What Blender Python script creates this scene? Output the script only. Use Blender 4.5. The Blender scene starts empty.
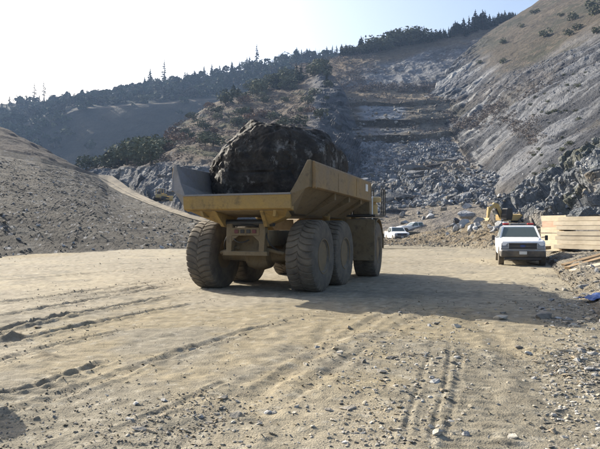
import bpy, bmesh, math, random
import numpy as np
from mathutils import Vector, Matrix, Euler

R = math.radians
random.seed(7)
rng = np.random.default_rng(7)
scene = bpy.context.scene
C = scene.collection

# ------------------------------------------------------------------ camera
EYE = 1.65                      # eye height, metres
FPX = 589.0                     # focal length in pixels of the 600 px wide photo
HOR = 228.0                     # row of the horizon in the photo
cam_d = bpy.data.cameras.new('camera')
cam_d.sensor_width = 36.0
cam_d.lens = FPX / 600.0 * 36.0
cam_d.clip_start = 0.1
cam_d.clip_end = 20000
cam = bpy.data.objects.new('camera', cam_d)
C.objects.link(cam)
cam.location = (0, 0, EYE)
cam.rotation_euler = (R(90) + math.atan((HOR - 224.5) / FPX), 0, 0)
scene.camera = cam

# ------------------------------------------------------------------ sky, sun, exposure
SUN_AZ, SUN_EL = -46.0, 28.0    # degrees from straight ahead (minus = to the left), above the horizon
world = bpy.data.worlds.new('World')
scene.world = world
world.use_nodes = True
wn = world.node_tree
bg = wn.nodes['Background']
sky = wn.nodes.new('ShaderNodeTexSky')
sky.sky_type = 'NISHITA'
sky.sun_disc = False
sky.sun_elevation = R(SUN_EL)
sky.sun_rotation = R(SUN_AZ)
sky.altitude = 300
sky.air_density = 1.0
sky.dust_density = 5.0
sky.ozone_density = 1.5
wn.links.new(sky.outputs[0], bg.inputs[0])
bg.inputs[1].default_value = 0.115

sun_d = bpy.data.lights.new('sun', 'SUN')
sun_d.energy = 5.0
sun_d.angle = R(0.55)
sun_d.color = (1.0, 0.93, 0.80)
sun = bpy.data.objects.new('sun', sun_d)
C.objects.link(sun)
_dir = Vector((math.sin(R(SUN_AZ)) * math.cos(R(SUN_EL)), math.cos(R(SUN_AZ)) * math.cos(R(SUN_EL)), math.sin(R(SUN_EL))))
sun.rotation_euler = (-_dir).to_track_quat('-Z', 'Y').to_euler()
sun.location = _dir * 60

vs = scene.view_settings
vs.view_transform = 'Standard'
vs.look = 'None'
vs.exposure = 1.05
vs.gamma = 1.0
vs.use_curve_mapping = False
scene.cycles.use_denoising = True
scene.cycles.max_bounces = 6
scene.cycles.diffuse_bounces = 3
scene.cycles.volume_bounces = 0
scene.cycles.transparent_max_bounces = 8

# ------------------------------------------------------------------ noise
def _hash(ix, iy, iz, seed):
    n = (ix.astype(np.int64) * 374761393 + iy.astype(np.int64) * 668265263 + iz.astype(np.int64) * 1440662683 + seed * 974711) & 0xFFFFFFFF
    n = ((n ^ (n >> 13)) * 1274126177) & 0xFFFFFFFF
    n = ((n ^ (n >> 15)) * 2246822519) & 0xFFFFFFFF
    n = n ^ (n >> 16)
    return n / 4294967296.0

def vnoise(p, seed=0):
    f = np.floor(p); t = p - f; t = t * t * t * (t * (t * 6 - 15) + 10)
    i = f.astype(np.int64)
    out = 0
    for dx in (0, 1):
        wx = t[..., 0] if dx else 1 - t[..., 0]
        for dy in (0, 1):
            wy = t[..., 1] if dy else 1 - t[..., 1]
            for dz in (0, 1):
                wz = t[..., 2] if dz else 1 - t[..., 2]
                out = out + wx * wy * wz * _hash(i[..., 0] + dx, i[..., 1] + dy, i[..., 2] + dz, seed)
    return out * 2 - 1

def fbm(p, octaves=4, seed=0, gain=0.5, lac=2.07):
    s, a, tot = 0, 1.0, 0.0
    q = p.copy()
    for k in range(octaves):
        s = s + a * vnoise(q, seed + k * 17); tot += a
        q = q * lac + 3.7; a *= gain
    return s / tot

def ridged(p, octaves=4, seed=0, gain=0.5):
    s, a, tot = 0, 1.0, 0.0
    q = p.copy()
    for k in range(octaves):
        s = s + a * (1 - 2 * np.abs(vnoise(q, seed + k * 31))); tot += a
        q = q * 2.13 + 1.9; a *= gain
    return s / tot

def worley(p, seed=0):
    """nearest-cell distance, gap to the second cell, random value of the cell"""
    f = np.floor(p).astype(np.int64)
    shp = p.shape[:-1]
    d1 = np.full(shp, 9.0); d2 = np.full(shp, 9.0); rid = np.zeros(shp)
    for dx in (-1, 0, 1):
        for dy in (-1, 0, 1):
            for dz in (-1, 0, 1):
                cx, cy, cz = f[..., 0] + dx, f[..., 1] + dy, f[..., 2] + dz
                fx = cx + _hash(cx, cy, cz, seed); fy = cy + _hash(cx, cy, cz, seed + 1); fz = cz + _hash(cx, cy, cz, seed + 2)
                d = np.sqrt((p[..., 0] - fx) ** 2 + (p[..., 1] - fy) ** 2 + (p[..., 2] - fz) ** 2)
                rr = _hash(cx, cy, cz, seed + 3)
                near = d < d1
                d2 = np.where(near, d1, np.minimum(d2, d))
                rid = np.where(near, rr, rid)
                d1 = np.where(near, d, d1)
    return d1, d2 - d1, rid

def sst(a, b, x):
    t = np.clip((x - a) / (b - a), 0, 1)
    return t * t * (3 - 2 * t)

# ------------------------------------------------------------------ mesh helpers
def mesh_np(name, V, F, smooth=False, col=None):
    V = np.asarray(V, dtype=np.float32).reshape(-1, 3); F = np.asarray(F, dtype=np.int32)
    me = bpy.data.meshes.new(name)
    me.vertices.add(len(V)); me.vertices.foreach_set('co', V.ravel())
    k = F.shape[1]
    me.loops.add(F.size); me.loops.foreach_set('vertex_index', F.ravel())
    me.polygons.add(len(F)); me.polygons.foreach_set('loop_start', np.arange(0, F.size, k, dtype=np.int32))
    me.polygons.foreach_set('use_smooth', np.full(len(F), bool(smooth)))
    me.update(calc_edges=True)
    if col is not None:
        a = me.color_attributes.new('tint', 'FLOAT_COLOR', 'POINT')
        c4 = np.ones((len(V), 4), dtype=np.float32); c4[:, :3] = col
        a.data.foreach_set('color', c4.ravel())
    return me

def link(name, me, material=None, parent=None):
    o = bpy.data.objects.new(name, me)
    C.objects.link(o)
    if me is not None and material is not None and len(me.materials) == 0:
        me.materials.append(material)
    if parent is not None:
        o.parent = parent
    return o

def tag(o, label=None, cat=None, group=None, kind=None):
    if label: o['label'] = label
    if cat: o['category'] = cat
    if group: o['group'] = group
    if kind: o['kind'] = kind
    return o

def empty(name, loc=(0, 0, 0), rz=0.0):
    o = bpy.data.objects.new(name, None)
    C.objects.link(o)
    o.location = loc; o.rotation_euler = (0, 0, rz)
    return o

def copy_tree(o, parent=None):
    c = o.copy(); C.objects.link(c)
    c.parent = parent
    for ch in [x for x in o.children]:
        copy_tree(ch, c)
    return c

class MB:
    """collects hard-surface pieces of ONE part"""
    def __init__(self):
        self.v = []; self.f = []
    def add(self, vs, fs):
        n = len(self.v)
        self.v += [tuple(p) for p in vs]; self.f += [tuple(i + n for i in q) for q in fs]
        return self
    def hexa(self, p):          # 8 points: bottom ring 0-3 counter-clockwise seen from above, top ring 4-7
        return self.add(p, [(3, 2, 1, 0), (4, 5, 6, 7), (0, 1, 5, 4), (1, 2, 6, 5), (2, 3, 7, 6), (3, 0, 4, 7)])
    def box(self, x0, x1, y0, y1, z0, z1):
        return self.hexa([(x0, y0, z0), (x1, y0, z0), (x1, y1, z0), (x0, y1, z0), (x0, y0, z1), (x1, y0, z1), (x1, y1, z1), (x0, y1, z1)])
    def bar(self, a, b, w, h, up=(0, 0, 1)):
        a, b = Vector(a), Vector(b); d = (b - a).normalized(); up = Vector(up)
        s = d.cross(up)
        if s.length < 1e-4: s = d.cross(Vector((1, 0, 0)))
        s.normalize(); u = s.cross(d).normalized()
        q = []
        for e in (a, b):
            for i, j in ((-1, -1), (1, -1), (1, 1), (-1, 1)):
                q.append(e + s * (i * w / 2) + u * (j * h / 2))
        return self.add(q, [(0, 1, 2, 3), (7, 6, 5, 4), (0, 4, 5, 1), (1, 5, 6, 2), (2, 6, 7, 3), (3, 7, 4, 0)])
    def loft(self, rings, cap=True, closed=True):
        n = len(rings[0]); vs = [p for r in rings for p in r]; fs = []
        for k in range(len(rings) - 1):
            for i in range(n if closed else n - 1):
                j = (i + 1) % n
                fs.append((k * n + i, k * n + j, (k + 1) * n + j, (k + 1) * n + i))
        if cap:
            fs.append(tuple(range(n - 1, -1, -1))); fs.append(tuple((len(rings) - 1) * n + i for i in range(n)))
        return self.add(vs, fs)
    def tube(self, pts, r, n=10):
        pts = [Vector(p) for p in pts]
        rad = r if isinstance(r, (list, tuple)) else [r] * len(pts)
        rings = []; prev = None
        for i, p in enumerate(pts):
            d = (pts[min(i + 1, len(pts) - 1)] - pts[max(i - 1, 0)]).normalized()
            a = prev if prev is not None else Vector((0, 0, 1)) if abs(d.z) < 0.9 else Vector((1, 0, 0))
            s = d.cross(a).normalized(); u = s.cross(d).normalized(); prev = u
            rings.append([p + (s * math.cos(t) + u * math.sin(t)) * rad[i] for t in [2 * math.pi * k / n for k in range(n)]])
        return self.loft(rings)
    def lathe(self, prof, n=32, axis='y', c=(0, 0, 0)):    # prof: (along axis, radius)
        rings = []
        for a, r in prof:
            ring = []
            for k in range(n):
                t = 2 * math.pi * k / n
                u, w = r * math.cos(t), r * math.sin(t)
                p = (u, a, w) if axis == 'y' else (a, u, w) if axis == 'x' else (u, w, a)
                ring.append((p[0] + c[0], p[1] + c[1], p[2] + c[2]))
            rings.append(ring)
        return self.loft(rings)
    def build(self, name, material, parent=None, bevel=0.0, smooth=False, seg=2):
        me = bpy.data.meshes.new(name)
        bm = bmesh.new()
        vv = [bm.verts.new(p) for p in self.v]
        for q in self.f:
            try: bm.faces.new([vv[i] for i in q])
            except ValueError: pass
        bmesh.ops.recalc_face_normals(bm, faces=bm.faces)
        bm.to_mesh(me); bm.free()
        if smooth:
            me.polygons.foreach_set('use_smooth', [True] * len(me.polygons))
            me.set_sharp_from_angle(angle=R(40))
        o = link(name, me, material, parent)
        if bevel:
            b = o.modifiers.new('edge', 'BEVEL'); b.width = bevel; b.segments = seg; b.limit_method = 'ANGLE'; b.angle_limit = R(35)
        return o

# ------------------------------------------------------------------ materials
def new_mat(name):
    m = bpy.data.materials.new(name); m.use_nodes = True
    return m, m.node_tree.nodes, m.node_tree.links, m.node_tree.nodes['Principled BSDF']

def mixc(nt, fac, a, b, blend='MIX'):
    n = nt.nodes.new('ShaderNodeMix'); n.data_type = 'RGBA'; n.blend_type = blend
    for sock, val in ((n.inputs[0], fac), (n.inputs[6], a), (n.inputs[7], b)):
        if hasattr(val, 'is_linked') or hasattr(val, 'links'): nt.links.new(val, sock)
        elif isinstance(val, (int, float)): sock.default_value = val
        else: sock.default_value = (*val, 1)
    return n.outputs[2]

def noise_fac(nt, vec, scale, detail=4, lo=0.35, hi=0.65, rough=0.6):
    n = nt.nodes.new('ShaderNodeTexNoise'); n.inputs['Scale'].default_value = scale; n.inputs['Detail'].default_value = detail
    n.inputs['Roughness'].default_value = rough
    nt.links.new(vec, n.inputs['Vector'])
    r = nt.nodes.new('ShaderNodeMapRange'); r.inputs[1].default_value = lo; r.inputs[2].default_value = hi
    nt.links.new(n.outputs['Fac'], r.inputs[0])
    return r.outputs[0]

ALB = 0.76     # overall level of the terrain colours
def terrain_mat(name, grain=6.0, depth=0.05, var=0.35, rough=0.95, fine=40.0, fine_depth=0.01):
    """colour of the soil and rock from the 'tint' attribute, broken up by two grains of noise"""
    m, N, L, bs = new_mat(name); nt = m.node_tree
    at = N.new('ShaderNodeAttribute'); at.attribute_name = 'tint'
    ge = N.new('ShaderNodeNewGeometry'); pos = ge.outputs['Position']
    f1 = noise_fac(nt, pos, grain, 5, 0.3, 0.7); f2 = noise_fac(nt, pos, fine, 3, 0.3, 0.7)
    lo = tuple([1 - var] * 3); hi = tuple([1 + var] * 3)
    lo = tuple(x * ALB for x in lo); hi = tuple(x * ALB for x in hi)
    c = mixc(nt, 1.0, at.outputs['Color'], mixc(nt, f1, lo, hi), 'MULTIPLY')
    c = mixc(nt, 1.0, c, mixc(nt, f2, tuple([1 - var * .5] * 3), tuple([1 + var * .5] * 3)), 'MULTIPLY')
    L.new(c, bs.inputs['Base Color'])
    bs.inputs['Roughness'].default_value = rough
    bs.inputs['Specular IOR Level'].default_value = 0.15
    b1 = N.new('ShaderNodeBump'); b1.inputs['Distance'].default_value = depth; b1.inputs['Strength'].default_value = 1.0
    b2 = N.new('ShaderNodeBump'); b2.inputs['Distance'].default_value = fine_depth; b2.inputs['Strength'].default_value = 1.0
    L.new(f1, b1.inputs['Height']); L.new(f2, b2.inputs['Height'])
    L.new(b2.outputs[0], b1.inputs['Normal']); L.new(b1.outputs[0], bs.inputs['Normal'])
    return m

def dusty(name, base, dust=(0.36, 0.29, 0.19), amount=0.5, rough=0.6, scale=3.0, metal=0.0, dark=(0.05, 0.04, 0.03), grime=0.25, bump=0.004, updust=0.35):
    """worn paint: base colour, patches of dust (more on faces that look up, where it settles) and dark grime"""
    m, N, L, bs = new_mat(name); nt = m.node_tree
    tc = N.new('ShaderNodeTexCoord'); vec = tc.outputs['Object']
    f1 = noise_fac(nt, vec, scale, 6, 0.5 - amount * .5, 0.95 - amount * .4, 0.65)
    ge = N.new('ShaderNodeNewGeometry'); sp = N.new('ShaderNodeSeparateXYZ'); L.new(ge.outputs['Normal'], sp.inputs[0])
    mr = N.new('ShaderNodeMapRange'); mr.inputs[1].default_value = 0.1; mr.inputs[2].default_value = 0.9; mr.inputs[4].default_value = updust
    L.new(sp.outputs['Z'], mr.inputs[0])
    ad = N.new('ShaderNodeMath'); ad.operation = 'ADD'; ad.use_clamp = True; L.new(f1, ad.inputs[0]); L.new(mr.outputs[0], ad.inputs[1])
    f2 = noise_fac(nt, vec, scale * 2.7, 7, 0.52, 0.75, 0.7)
    gm = N.new('ShaderNodeMath'); gm.operation = 'MULTIPLY'; L.new(f2, gm.inputs[0]); gm.inputs[1].default_value = grime
    c = mixc(nt, ad.outputs[0], base, dust); c = mixc(nt, gm.outputs[0], c, dark)
    f3 = noise_fac(nt, vec, scale * 14, 4, 0.2, 0.8)
    c = mixc(nt, 1.0, c, mixc(nt, f3, (0.85, 0.85, 0.85), (1.12, 1.12, 1.12)), 'MULTIPLY')
    L.new(c, bs.inputs['Base Color'])
    rr = N.new('ShaderNodeMapRange'); rr.inputs[3].default_value = rough; rr.inputs[4].default_value = 0.92
    L.new(ad.outputs[0], rr.inputs[0]); L.new(rr.outputs[0], bs.inputs['Roughness'])
    bs.inputs['Metallic'].default_value = metal
    bp = N.new('ShaderNodeBump'); bp.inputs['Distance'].default_value = bump; L.new(f3, bp.inputs['Height']); L.new(bp.outputs[0], bs.inputs['Normal'])
    return m

def plain(name, color, rough=0.6, metal=0.0, emit=None):
    m, N, L, bs = new_mat(name); nt = m.node_tree
    tc = N.new('ShaderNodeTexCoord')
    f = noise_fac(nt, tc.outputs['Object'], 7, 5, 0.25, 0.75)
    c = mixc(nt, f, tuple(x * 0.82 for x in color), tuple(min(1, x * 1.12) for x in color))
    L.new(c, bs.inputs['Base Color']); bs.inputs['Roughness'].default_value = rough; bs.inputs['Metallic'].default_value = metal
    return m

def glass_mat(name, tint=(0.84, 0.90, 0.86), clear=0.55):
    m, N, L, bs = new_mat(name)
    out = N['Material Output']
    tr = N.new('ShaderNodeBsdfTransparent'); tr.inputs[0].default_value = (*tint, 1)
    gl = N.new('ShaderNodeBsdfGlossy'); gl.inputs['Roughness'].default_value = 0.08; gl.inputs[0].default_value = (0.8, 0.85, 0.85, 1)
    fr = N.new('ShaderNodeFresnel'); fr.inputs[0].default_value = 1.5
    mx = N.new('ShaderNodeMixShader'); L.new(fr.outputs[0], mx.inputs[0]); L.new(tr.outputs[0], mx.inputs[1]); L.new(gl.outputs[0], mx.inputs[2])
    df = N.new('ShaderNodeBsdfDiffuse'); df.inputs[0].default_value = (0.22, 0.26, 0.24, 1)
    m2 = N.new('ShaderNodeMixShader'); m2.inputs[0].default_value = 1 - clear; L.new(mx.outputs[0], m2.inputs[1])
    m3 = N.new('ShaderNodeMixShader'); L.new(fr.outputs[0], m3.inputs[0]); L.new(df.outputs[0], m3.inputs[1]); L.new(gl.outputs[0], m3.inputs[2])
    L.new(m3.outputs[0], m2.inputs[2]); L.new(m2.outputs[0], out.inputs['Surface'])
    return m

def rock_mat(name, c1, c2, c3, scale=1.5, streak=None, bump=0.03, coord='Object', rough=0.85, ramp=(0.35, 0.62)):
    m, N, L, bs = new_mat(name); nt = m.node_tree
    if coord == 'World':
        vec = N.new('ShaderNodeNewGeometry').outputs['Position']
    else:
        vec = N.new('ShaderNodeTexCoord').outputs['Object']
    f1 = noise_fac(nt, vec, scale, 8, ramp[0], ramp[1], 0.65); f2 = noise_fac(nt, vec, scale * 4.3, 6, 0.45, 0.72, 0.7)
    c = mixc(nt, f1, c1, c2); c = mixc(nt, f2, c, c3)
    if streak:
        mp = N.new('ShaderNodeMapping'); mp.inputs['Rotation'].default_value = (0.3, 0.9, 0.2); mp.inputs['Scale'].default_value = (1.0, 1.0, 0.7); L.new(vec, mp.inputs[0])
        f5 = noise_fac(nt, mp.outputs[0], scale * 3.2, 10, 0.53, 0.64, 0.8)
        f4 = noise_fac(nt, vec, scale * 1.1, 3, 0.40, 0.56)
        mu = N.new('ShaderNodeMath'); mu.operation = 'MULTIPLY'; L.new(f5, mu.inputs[0]); L.new(f4, mu.inputs[1])
        m2_ = N.new('ShaderNodeMath'); m2_.operation = 'MULTIPLY'; m2_.inputs[1].default_value = 0.55; L.new(mu.outputs[0], m2_.inputs[0])
        c = mixc(nt, m2_.outputs[0], c, streak)
    oi = N.new('ShaderNodeObjectInfo')
    rv = N.new('ShaderNodeMapRange'); rv.inputs[3].default_value = 0.75; rv.inputs[4].default_value = 1.2; L.new(oi.outputs['Random'], rv.inputs[0])
    vm = N.new('ShaderNodeVectorMath'); vm.operation = 'SCALE'; L.new(c, vm.inputs[0]); L.new(rv.outputs[0], vm.inputs['Scale'])
    L.new(vm.outputs[0], bs.inputs['Base Color']); bs.inputs['Roughness'].default_value = rough
    bs.inputs['Specular IOR Level'].default_value = 0.3
    b1 = N.new('ShaderNodeBump'); b1.inputs['Distance'].default_value = bump; L.new(f1, b1.inputs['Height'])
    b2 = N.new('ShaderNodeBump'); b2.inputs['Distance'].default_value = bump * .5; L.new(f2, b2.inputs['Height']); L.new(b1.outputs[0], b2.inputs['Normal'])
    L.new(b2.outputs[0], bs.inputs['Normal'])
    return m

def leaf_mat(name, a, b):
    m, N, L, bs = new_mat(name); nt = m.node_tree
    oi = N.new('ShaderNodeObjectInfo'); ge = N.new('ShaderNodeNewGeometry')
    f = noise_fac(nt, ge.outputs['Position'], 0.5, 4, 0.3, 0.7)
    c = mixc(nt, f, a, b)
    rv = N.new('ShaderNodeMapRange'); rv.inputs[3].default_value = 0.75; rv.inputs[4].default_value = 1.3; L.new(oi.outputs['Random'], rv.inputs[0])
    vm = N.new('ShaderNodeVectorMath'); vm.operation = 'SCALE'; L.new(c, vm.inputs[0]); L.new(rv.outputs[0], vm.inputs['Scale'])
    L.new(vm.outputs[0], bs.inputs['Base Color']); bs.inputs['Roughness'].default_value = 0.9
    bs.inputs['Specular IOR Level'].default_value = 0.1
    return m
# ------------------------------------------------------------------ terrain
def world_pt(px, py, d):
    """a point seen in the photo at (px, py), standing d metres in front of the camera"""
    return np.stack([(px - 300.0) / FPX * d, d + 0 * px, EYE + (HOR - py) / FPX * d], axis=-1)

def zy(z, d):
    return HOR - (z - EYE) * FPX / d

def smooth1(a, w):
    if w < 2: return a
    k = np.hanning(w + 2)[1:-1]; k /= k.sum()
    p = np.pad(a, (w, w), mode='reflect', reflect_type='odd')
    return np.convolve(p, k, mode='same')[w:-w]

def grid_normals(P):
    du = np.gradient(P, axis=1); dv = np.gradient(P, axis=0)
    n = np.cross(du, dv)
    n /= np.maximum(np.linalg.norm(n, axis=-1, keepdims=True), 1e-9)
    return np.where(n[..., 2:3] < 0, -n, n)

def grid_faces(nv, nu):
    i = np.arange(nv * nu).reshape(nv, nu)
    return np.stack([i[:-1, :-1].ravel(), i[:-1, 1:].ravel(), i[1:, 1:].ravel(), i[1:, :-1].ravel()], axis=1)

def sheet(name, rows, segs, px0, px1, nu, disp, color, material, label=None, smooth=False, wpx=10, relax=0):
    px = np.linspace(px0, px1, nu)
    wn_ = max(1, int(wpx * nu / (px1 - px0)))
    R_ = []
    for r in rows:
        a = np.array(r, dtype=float)
        R_.append(world_pt(px, smooth1(np.interp(px, a[:, 0], a[:, 1]), wn_), smooth1(np.interp(px, a[:, 0], a[:, 2]), wn_)))
    P, vv = [], []
    for k, n in enumerate(segs):
        for t in np.arange(n) / n:
            P.append(R_[k] * (1 - t) + R_[k + 1] * t); vv.append(k + t)
    P.append(R_[-1]); vv.append(float(len(segs)))
    P = np.array(P); vv = np.array(vv)[:, None] + 0 * px[None, :]
    for _ in range(relax):
        P[1:-1] = P[1:-1] * 0.5 + (P[:-2] + P[2:]) * 0.25
    pxg = px[None, :] + 0 * vv
    N = grid_normals(P)
    d = disp(P, N, pxg, vv)
    P = P + (d if d.ndim == 3 else N * d[..., None])
    N = grid_normals(P)
    col = np.clip(color(P, N, pxg, vv), 0.005, 0.9)
    me = mesh_np(name, P, grid_faces(*P.shape[:2]), smooth, col.reshape(-1, 3))
    o = link(name, me, material)
    tag(o, label, None, None, 'structure')
    return dict(P=P, N=N, px=pxg, v=vv, ob=o)

def mix3(a, b, t):
    return np.asarray(a) * (1 - t[..., None]) + np.asarray(b) * t[..., None]

TAN = (0.365, 0.323, 0.243)
GRAVEL = (0.098, 0.088, 0.072)
SLATE = (0.20, 0.205, 0.215)
PALE = (0.42, 0.42, 0.41)
GRASS = (0.225, 0.175, 0.105)
BROWN = (0.16, 0.12, 0.08)
OLIVE = (0.10, 0.105, 0.05)
DARKB = (0.10, 0.095, 0.085)

M_ground = terrain_mat('packed_dirt', 4.5, 0.009, 0.24, 0.95, 55.0, 0.006)
M_gravel = terrain_mat('gravel_soil', 3.0, 0.10, 0.30, 0.95, 17.0, 0.03)
M_hill = terrain_mat('hill_soil', 0.35, 0.5, 0.30, 0.95, 2.2, 0.15)
M_far = terrain_mat('far_slope', 0.10, 0.8, 0.22, 0.95, 0.6, 0.4)
M_rockface = terrain_mat('slate_face', 0.55, 0.45, 0.28, 0.85, 4.0, 0.10)
M_stone = terrain_mat('loose_stone', 9.0, 0.01, 0.22, 0.85, 45.0, 0.004)

# ---- ground, far and near
def gpt(px, py):
    d = EYE * FPX / (py - HOR)
    return ((px - 300.0) / FPX * d, d)

def poly_dist(X, Y, pts):
    """distance to a polyline, and the length run along it"""
    best = np.full(X.shape, 1e9); run = np.zeros(X.shape); tt = np.zeros(X.shape); acc = 0.0
    tot = sum(math.dist(pts[i], pts[i + 1]) for i in range(len(pts) - 1))
    for (ax, ay), (bx, by) in zip(pts[:-1], pts[1:]):
        L = math.dist((ax, ay), (bx, by)); ux, uy = (bx - ax) / L, (by - ay) / L
        t = np.clip((X - ax) * ux + (Y - ay) * uy, 0, L)
        dd = np.hypot(X - ax - ux * t, Y - ay - uy * t)
        m = dd < best
        best = np.where(m, dd, best); run = np.where(m, acc + t, run)
        acc += L
    return best, run, run / tot

RUTS = [  # photo points, depth, half width
    ([(-60, 340), (0, 331), (60, 317), (118, 306), (190, 293)], 0.085, 0.11),
    ([(-60, 355), (0, 346), (70, 329), (140, 314), (220, 300)], 0.045, 0.10),
    ([(-60, 308), (40, 297), (110, 288), (186, 278)], 0.05, 0.12),
    ([(140, 480), (210, 430), (300, 368), (380, 318), (430, 296)], 0.025, 0.13),
    ([(185, 480), (250, 434), (330, 376), (400, 328), (450, 302)], 0.022, 0.13),
    ([(-60, 440), (40, 405), (140, 368), (240, 335), (330, 312)], 0.025, 0.10),
    ([(-60, 324), (0, 315), (50, 306), (110, 296), (190, 283)], 0.07, 0.13),
    ([(40, 300), (120, 291), (186, 281)], 0.05, 0.13),
    ([(-40, 402), (30, 390), (75, 375), (124, 357)], 0.028, 0.07),
    ([(-40, 372), (0, 362), (60, 345), (110, 334), (150, 326)], 0.03, 0.10),
    ([(-40, 346), (0, 341), (20, 336)], 0.07, 0.10),
    ([(100, 440), (150, 420), (200, 398), (240, 380)], 0.018, 0.06),
    ([(396, 480), (409, 420), (420, 385), (430, 356), (434, 334)], 0.014, 0.045),
    ([(424, 480), (436, 420), (446, 384), (450, 356), (449, 332)], 0.016, 0.045),
    ([(440, 480), (450, 424), (458, 386), (461, 356), (459, 336)], 0.010, 0.05),
    ([(360, 300), (330, 330), (260, 400), (200, 449)], 0.025, 0.30),
    ([(440, 300), (500, 340), (560, 400), (640, 480)], 0.03, 0.28),
    ([(-20, 282), (60, 276), (130, 271), (200, 266)], 0.06, 0.25),
    ([(-20, 272), (80, 266), (170, 262)], 0.05, 0.25),
    ([(400, 262), (470, 262), (530, 270)], 0.05, 0.30),
]
TRACKS = [  # crawler prints: photo points, half width, pitch
    ([(505, 332), (525, 380), (560, 470)], 0.30, 0.17),
    ([(455, 330), (470, 400), (480, 480)], 0.28, 0.17),
    ([(120, 330), (60, 380), (-60, 449)], 0.28, 0.20),
]
MUD = [(48, 361, 0.12, 0.05), (40, 359, 0.10, 0.05), (5, 343, 0.22, 0.045), (15, 340, 0.2, 0.04)]

def ground_z(X, Y):
    P = np.stack([X, Y, 0 * X], axis=-1)
    z = 0.06 * fbm(P * 0.16, 4, 3) + 0.012 * fbm(P * 0.9, 4, 5)
    r1 = np.clip(ridged(P * np.array([2.6, 2.6, 1]), 3, 9), -1, 1)
    clod = worley(P * np.array([7.0, 7.0, 1]) + 0.3, 14)
    z = z + 0.006 * r1 + 0.010 * fbm(P * 6.0, 3, 12) + 0.014 * sst(0.05, 0.4, fbm(P * 2.4, 4, 13)) + 0.030 * np.clip(0.45 - clod[0], 0, 1) * sst(0.72, 0.95, clod[2] + 0.25 * fbm(P * 0.7, 3, 15))
    wet = np.zeros(X.shape)
    wob = 0.10 * fbm(P * 0.9, 3, 21)
    rough_ = fbm(P * 5.5, 4, 22)
    for pts, dep, hw in RUTS:
        g = [gpt(*q) for q in pts]
        dd, run, t = poly_dist(X, Y, g)
        dd = np.abs(dd + wob * hw * 6 + 0.5 * hw * rough_)
        ends = sst(0, 0.2, t) * sst(0, 0.3, 1 - t)
        brk = 0.6 + 0.4 * sst(-0.35, 0.2, vnoise(np.stack([run * 0.9, 0 * run + hw * 90, 0 * run], -1), 40))
        lug = 1 + 0.45 * np.sin(run * 2 * math.pi / 0.26)
        dep = dep * (.95 if pts[0][0] < 60 else .75); hw = hw * .68
        prof = -dep * np.exp(-(dd / hw) ** 2) + 0.75 * dep * np.exp(-((dd - hw * 1.9) / (hw * 0.75)) ** 2)
        z = z + prof * ends * brk * (0.85 + 0.15 * lug) * (1 + 0.8 * rough_)
        wet = np.maximum(wet, np.exp(-(dd / (hw * 1.1)) ** 2) * ends * brk * min(1.0, dep * 9))
    for pts, hw, pitch in TRACKS:
        g = [gpt(*q) for q in pts]
        dd, run, t = poly_dist(X, Y, g)
        band = sst(hw * 1.15, hw * 0.9, dd) * sst(0, .1, t) * sst(0, .1, 1 - t) * sst(-0.3, 0.2, vnoise(P * 0.8, 77))
        z = z + band * 0.007 * np.clip(1.6 * np.sin(run * 2 * math.pi / pitch), -1, 1)
    for px, py, rad, h in MUD:
        gx, gy = gpt(px, py)
        w = np.exp(-(((X - gx) ** 2 + ((Y - gy) * 0.7) ** 2) / rad ** 2))
        z = z + w * h * (0.6 + 1.2 * np.abs(fbm(P * 5, 3, 31)))
        wet = np.maximum(wet, w * 0.8 * (h > 0))
    # broken shelf of slate where the hauling lane meets the gravel at the right
    gx, gy = gpt(545, 300)
    return z, wet

def ground_h(x, y):
    z, _ = ground_z(np.array([x], dtype=float), np.array([y], dtype=float))
    return float(z[0])

nu, nv = 590, 455
pxs = np.linspace(-330, 930, nu)
ds = 1.3 * (150 / 1.3) ** (np.linspace(0, 1, nv))
# rows even in the picture between 4 m and 40 m, sparser outside
ys = np.concatenate([np.linspace(975, 470, 50), np.linspace(468, 236.5, nv - 50)])
ds = EYE * FPX / (ys - HOR)
X = (pxs[None, :] - 300) / FPX * ds[:, None]; Y = ds[:, None] + 0 * X
Zg, wet = ground_z(X, Y)
edge = sst(0, 0.02, np.linspace(0, 1, nu)) * sst(0, 0.02, 1 - np.linspace(0, 1, nu))
edge = edge[None, :] * sst(0, 0.02, np.linspace(0, 1, nv))[:, None] * sst(0, .004, 1 - np.linspace(0, 1, nv))[:, None]
Zg = Zg * edge - 0.27 * (1 - edge)
PG = np.stack([X, Y, Zg], axis=-1)
P2 = np.stack([X, Y, 0 * X], axis=-1)
big = fbm(P2 * 0.11, 4, 51); med = fbm(P2 * 0.55, 4, 52); fin = fbm(P2 * 3.1, 3, 53)
colg = mix3(TAN, (0.33, 0.278, 0.18), sst(-0.1, 0.45, big + 0.4 * med))
colg = mix3(colg, (0.46, 0.40, 0.285), sst(0.05, 0.5, -big + 0.5 * med) * 0.8)
gz = sst(0.02, 0.4, med + 0.25 * fin + 0.55 * sst(520, 600, pxs[None, :] + 0 * X) - 0.10 + 0.38 * sst(12, 5.0, Y))
colg = mix3(colg, (0.262, 0.238, 0.185), gz * 0.85)
spk = vnoise(P2 * 9.0, 54) + 0.6 * vnoise(P2 * 21.0, 55)
colg = mix3(colg, (0.20, 0.175, 0.13), sst(0.45, 1.0, spk) * 0.55)
colg = mix3(colg, (0.50, 0.46, 0.37), sst(0.5, 1.1, -spk) * 0.5)
colg = mix3(colg, (0.20, 0.165, 0.115), np.clip(wet, 0, 1) * 0.7)
me = mesh_np('ground', PG, grid_faces(nv, nu), True, colg.reshape(-1, 3))
ground = tag(link('ground', me, M_ground), 'pale tan packed dirt of the haul road with tyre ruts', None, None, 'structure')
GS = dict(P=PG, px=pxs[None, :] + 0 * X)
n_ = 40
gx = np.linspace(-1500, 1500, n_); gy = np.linspace(-1500, 1500, n_)
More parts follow.
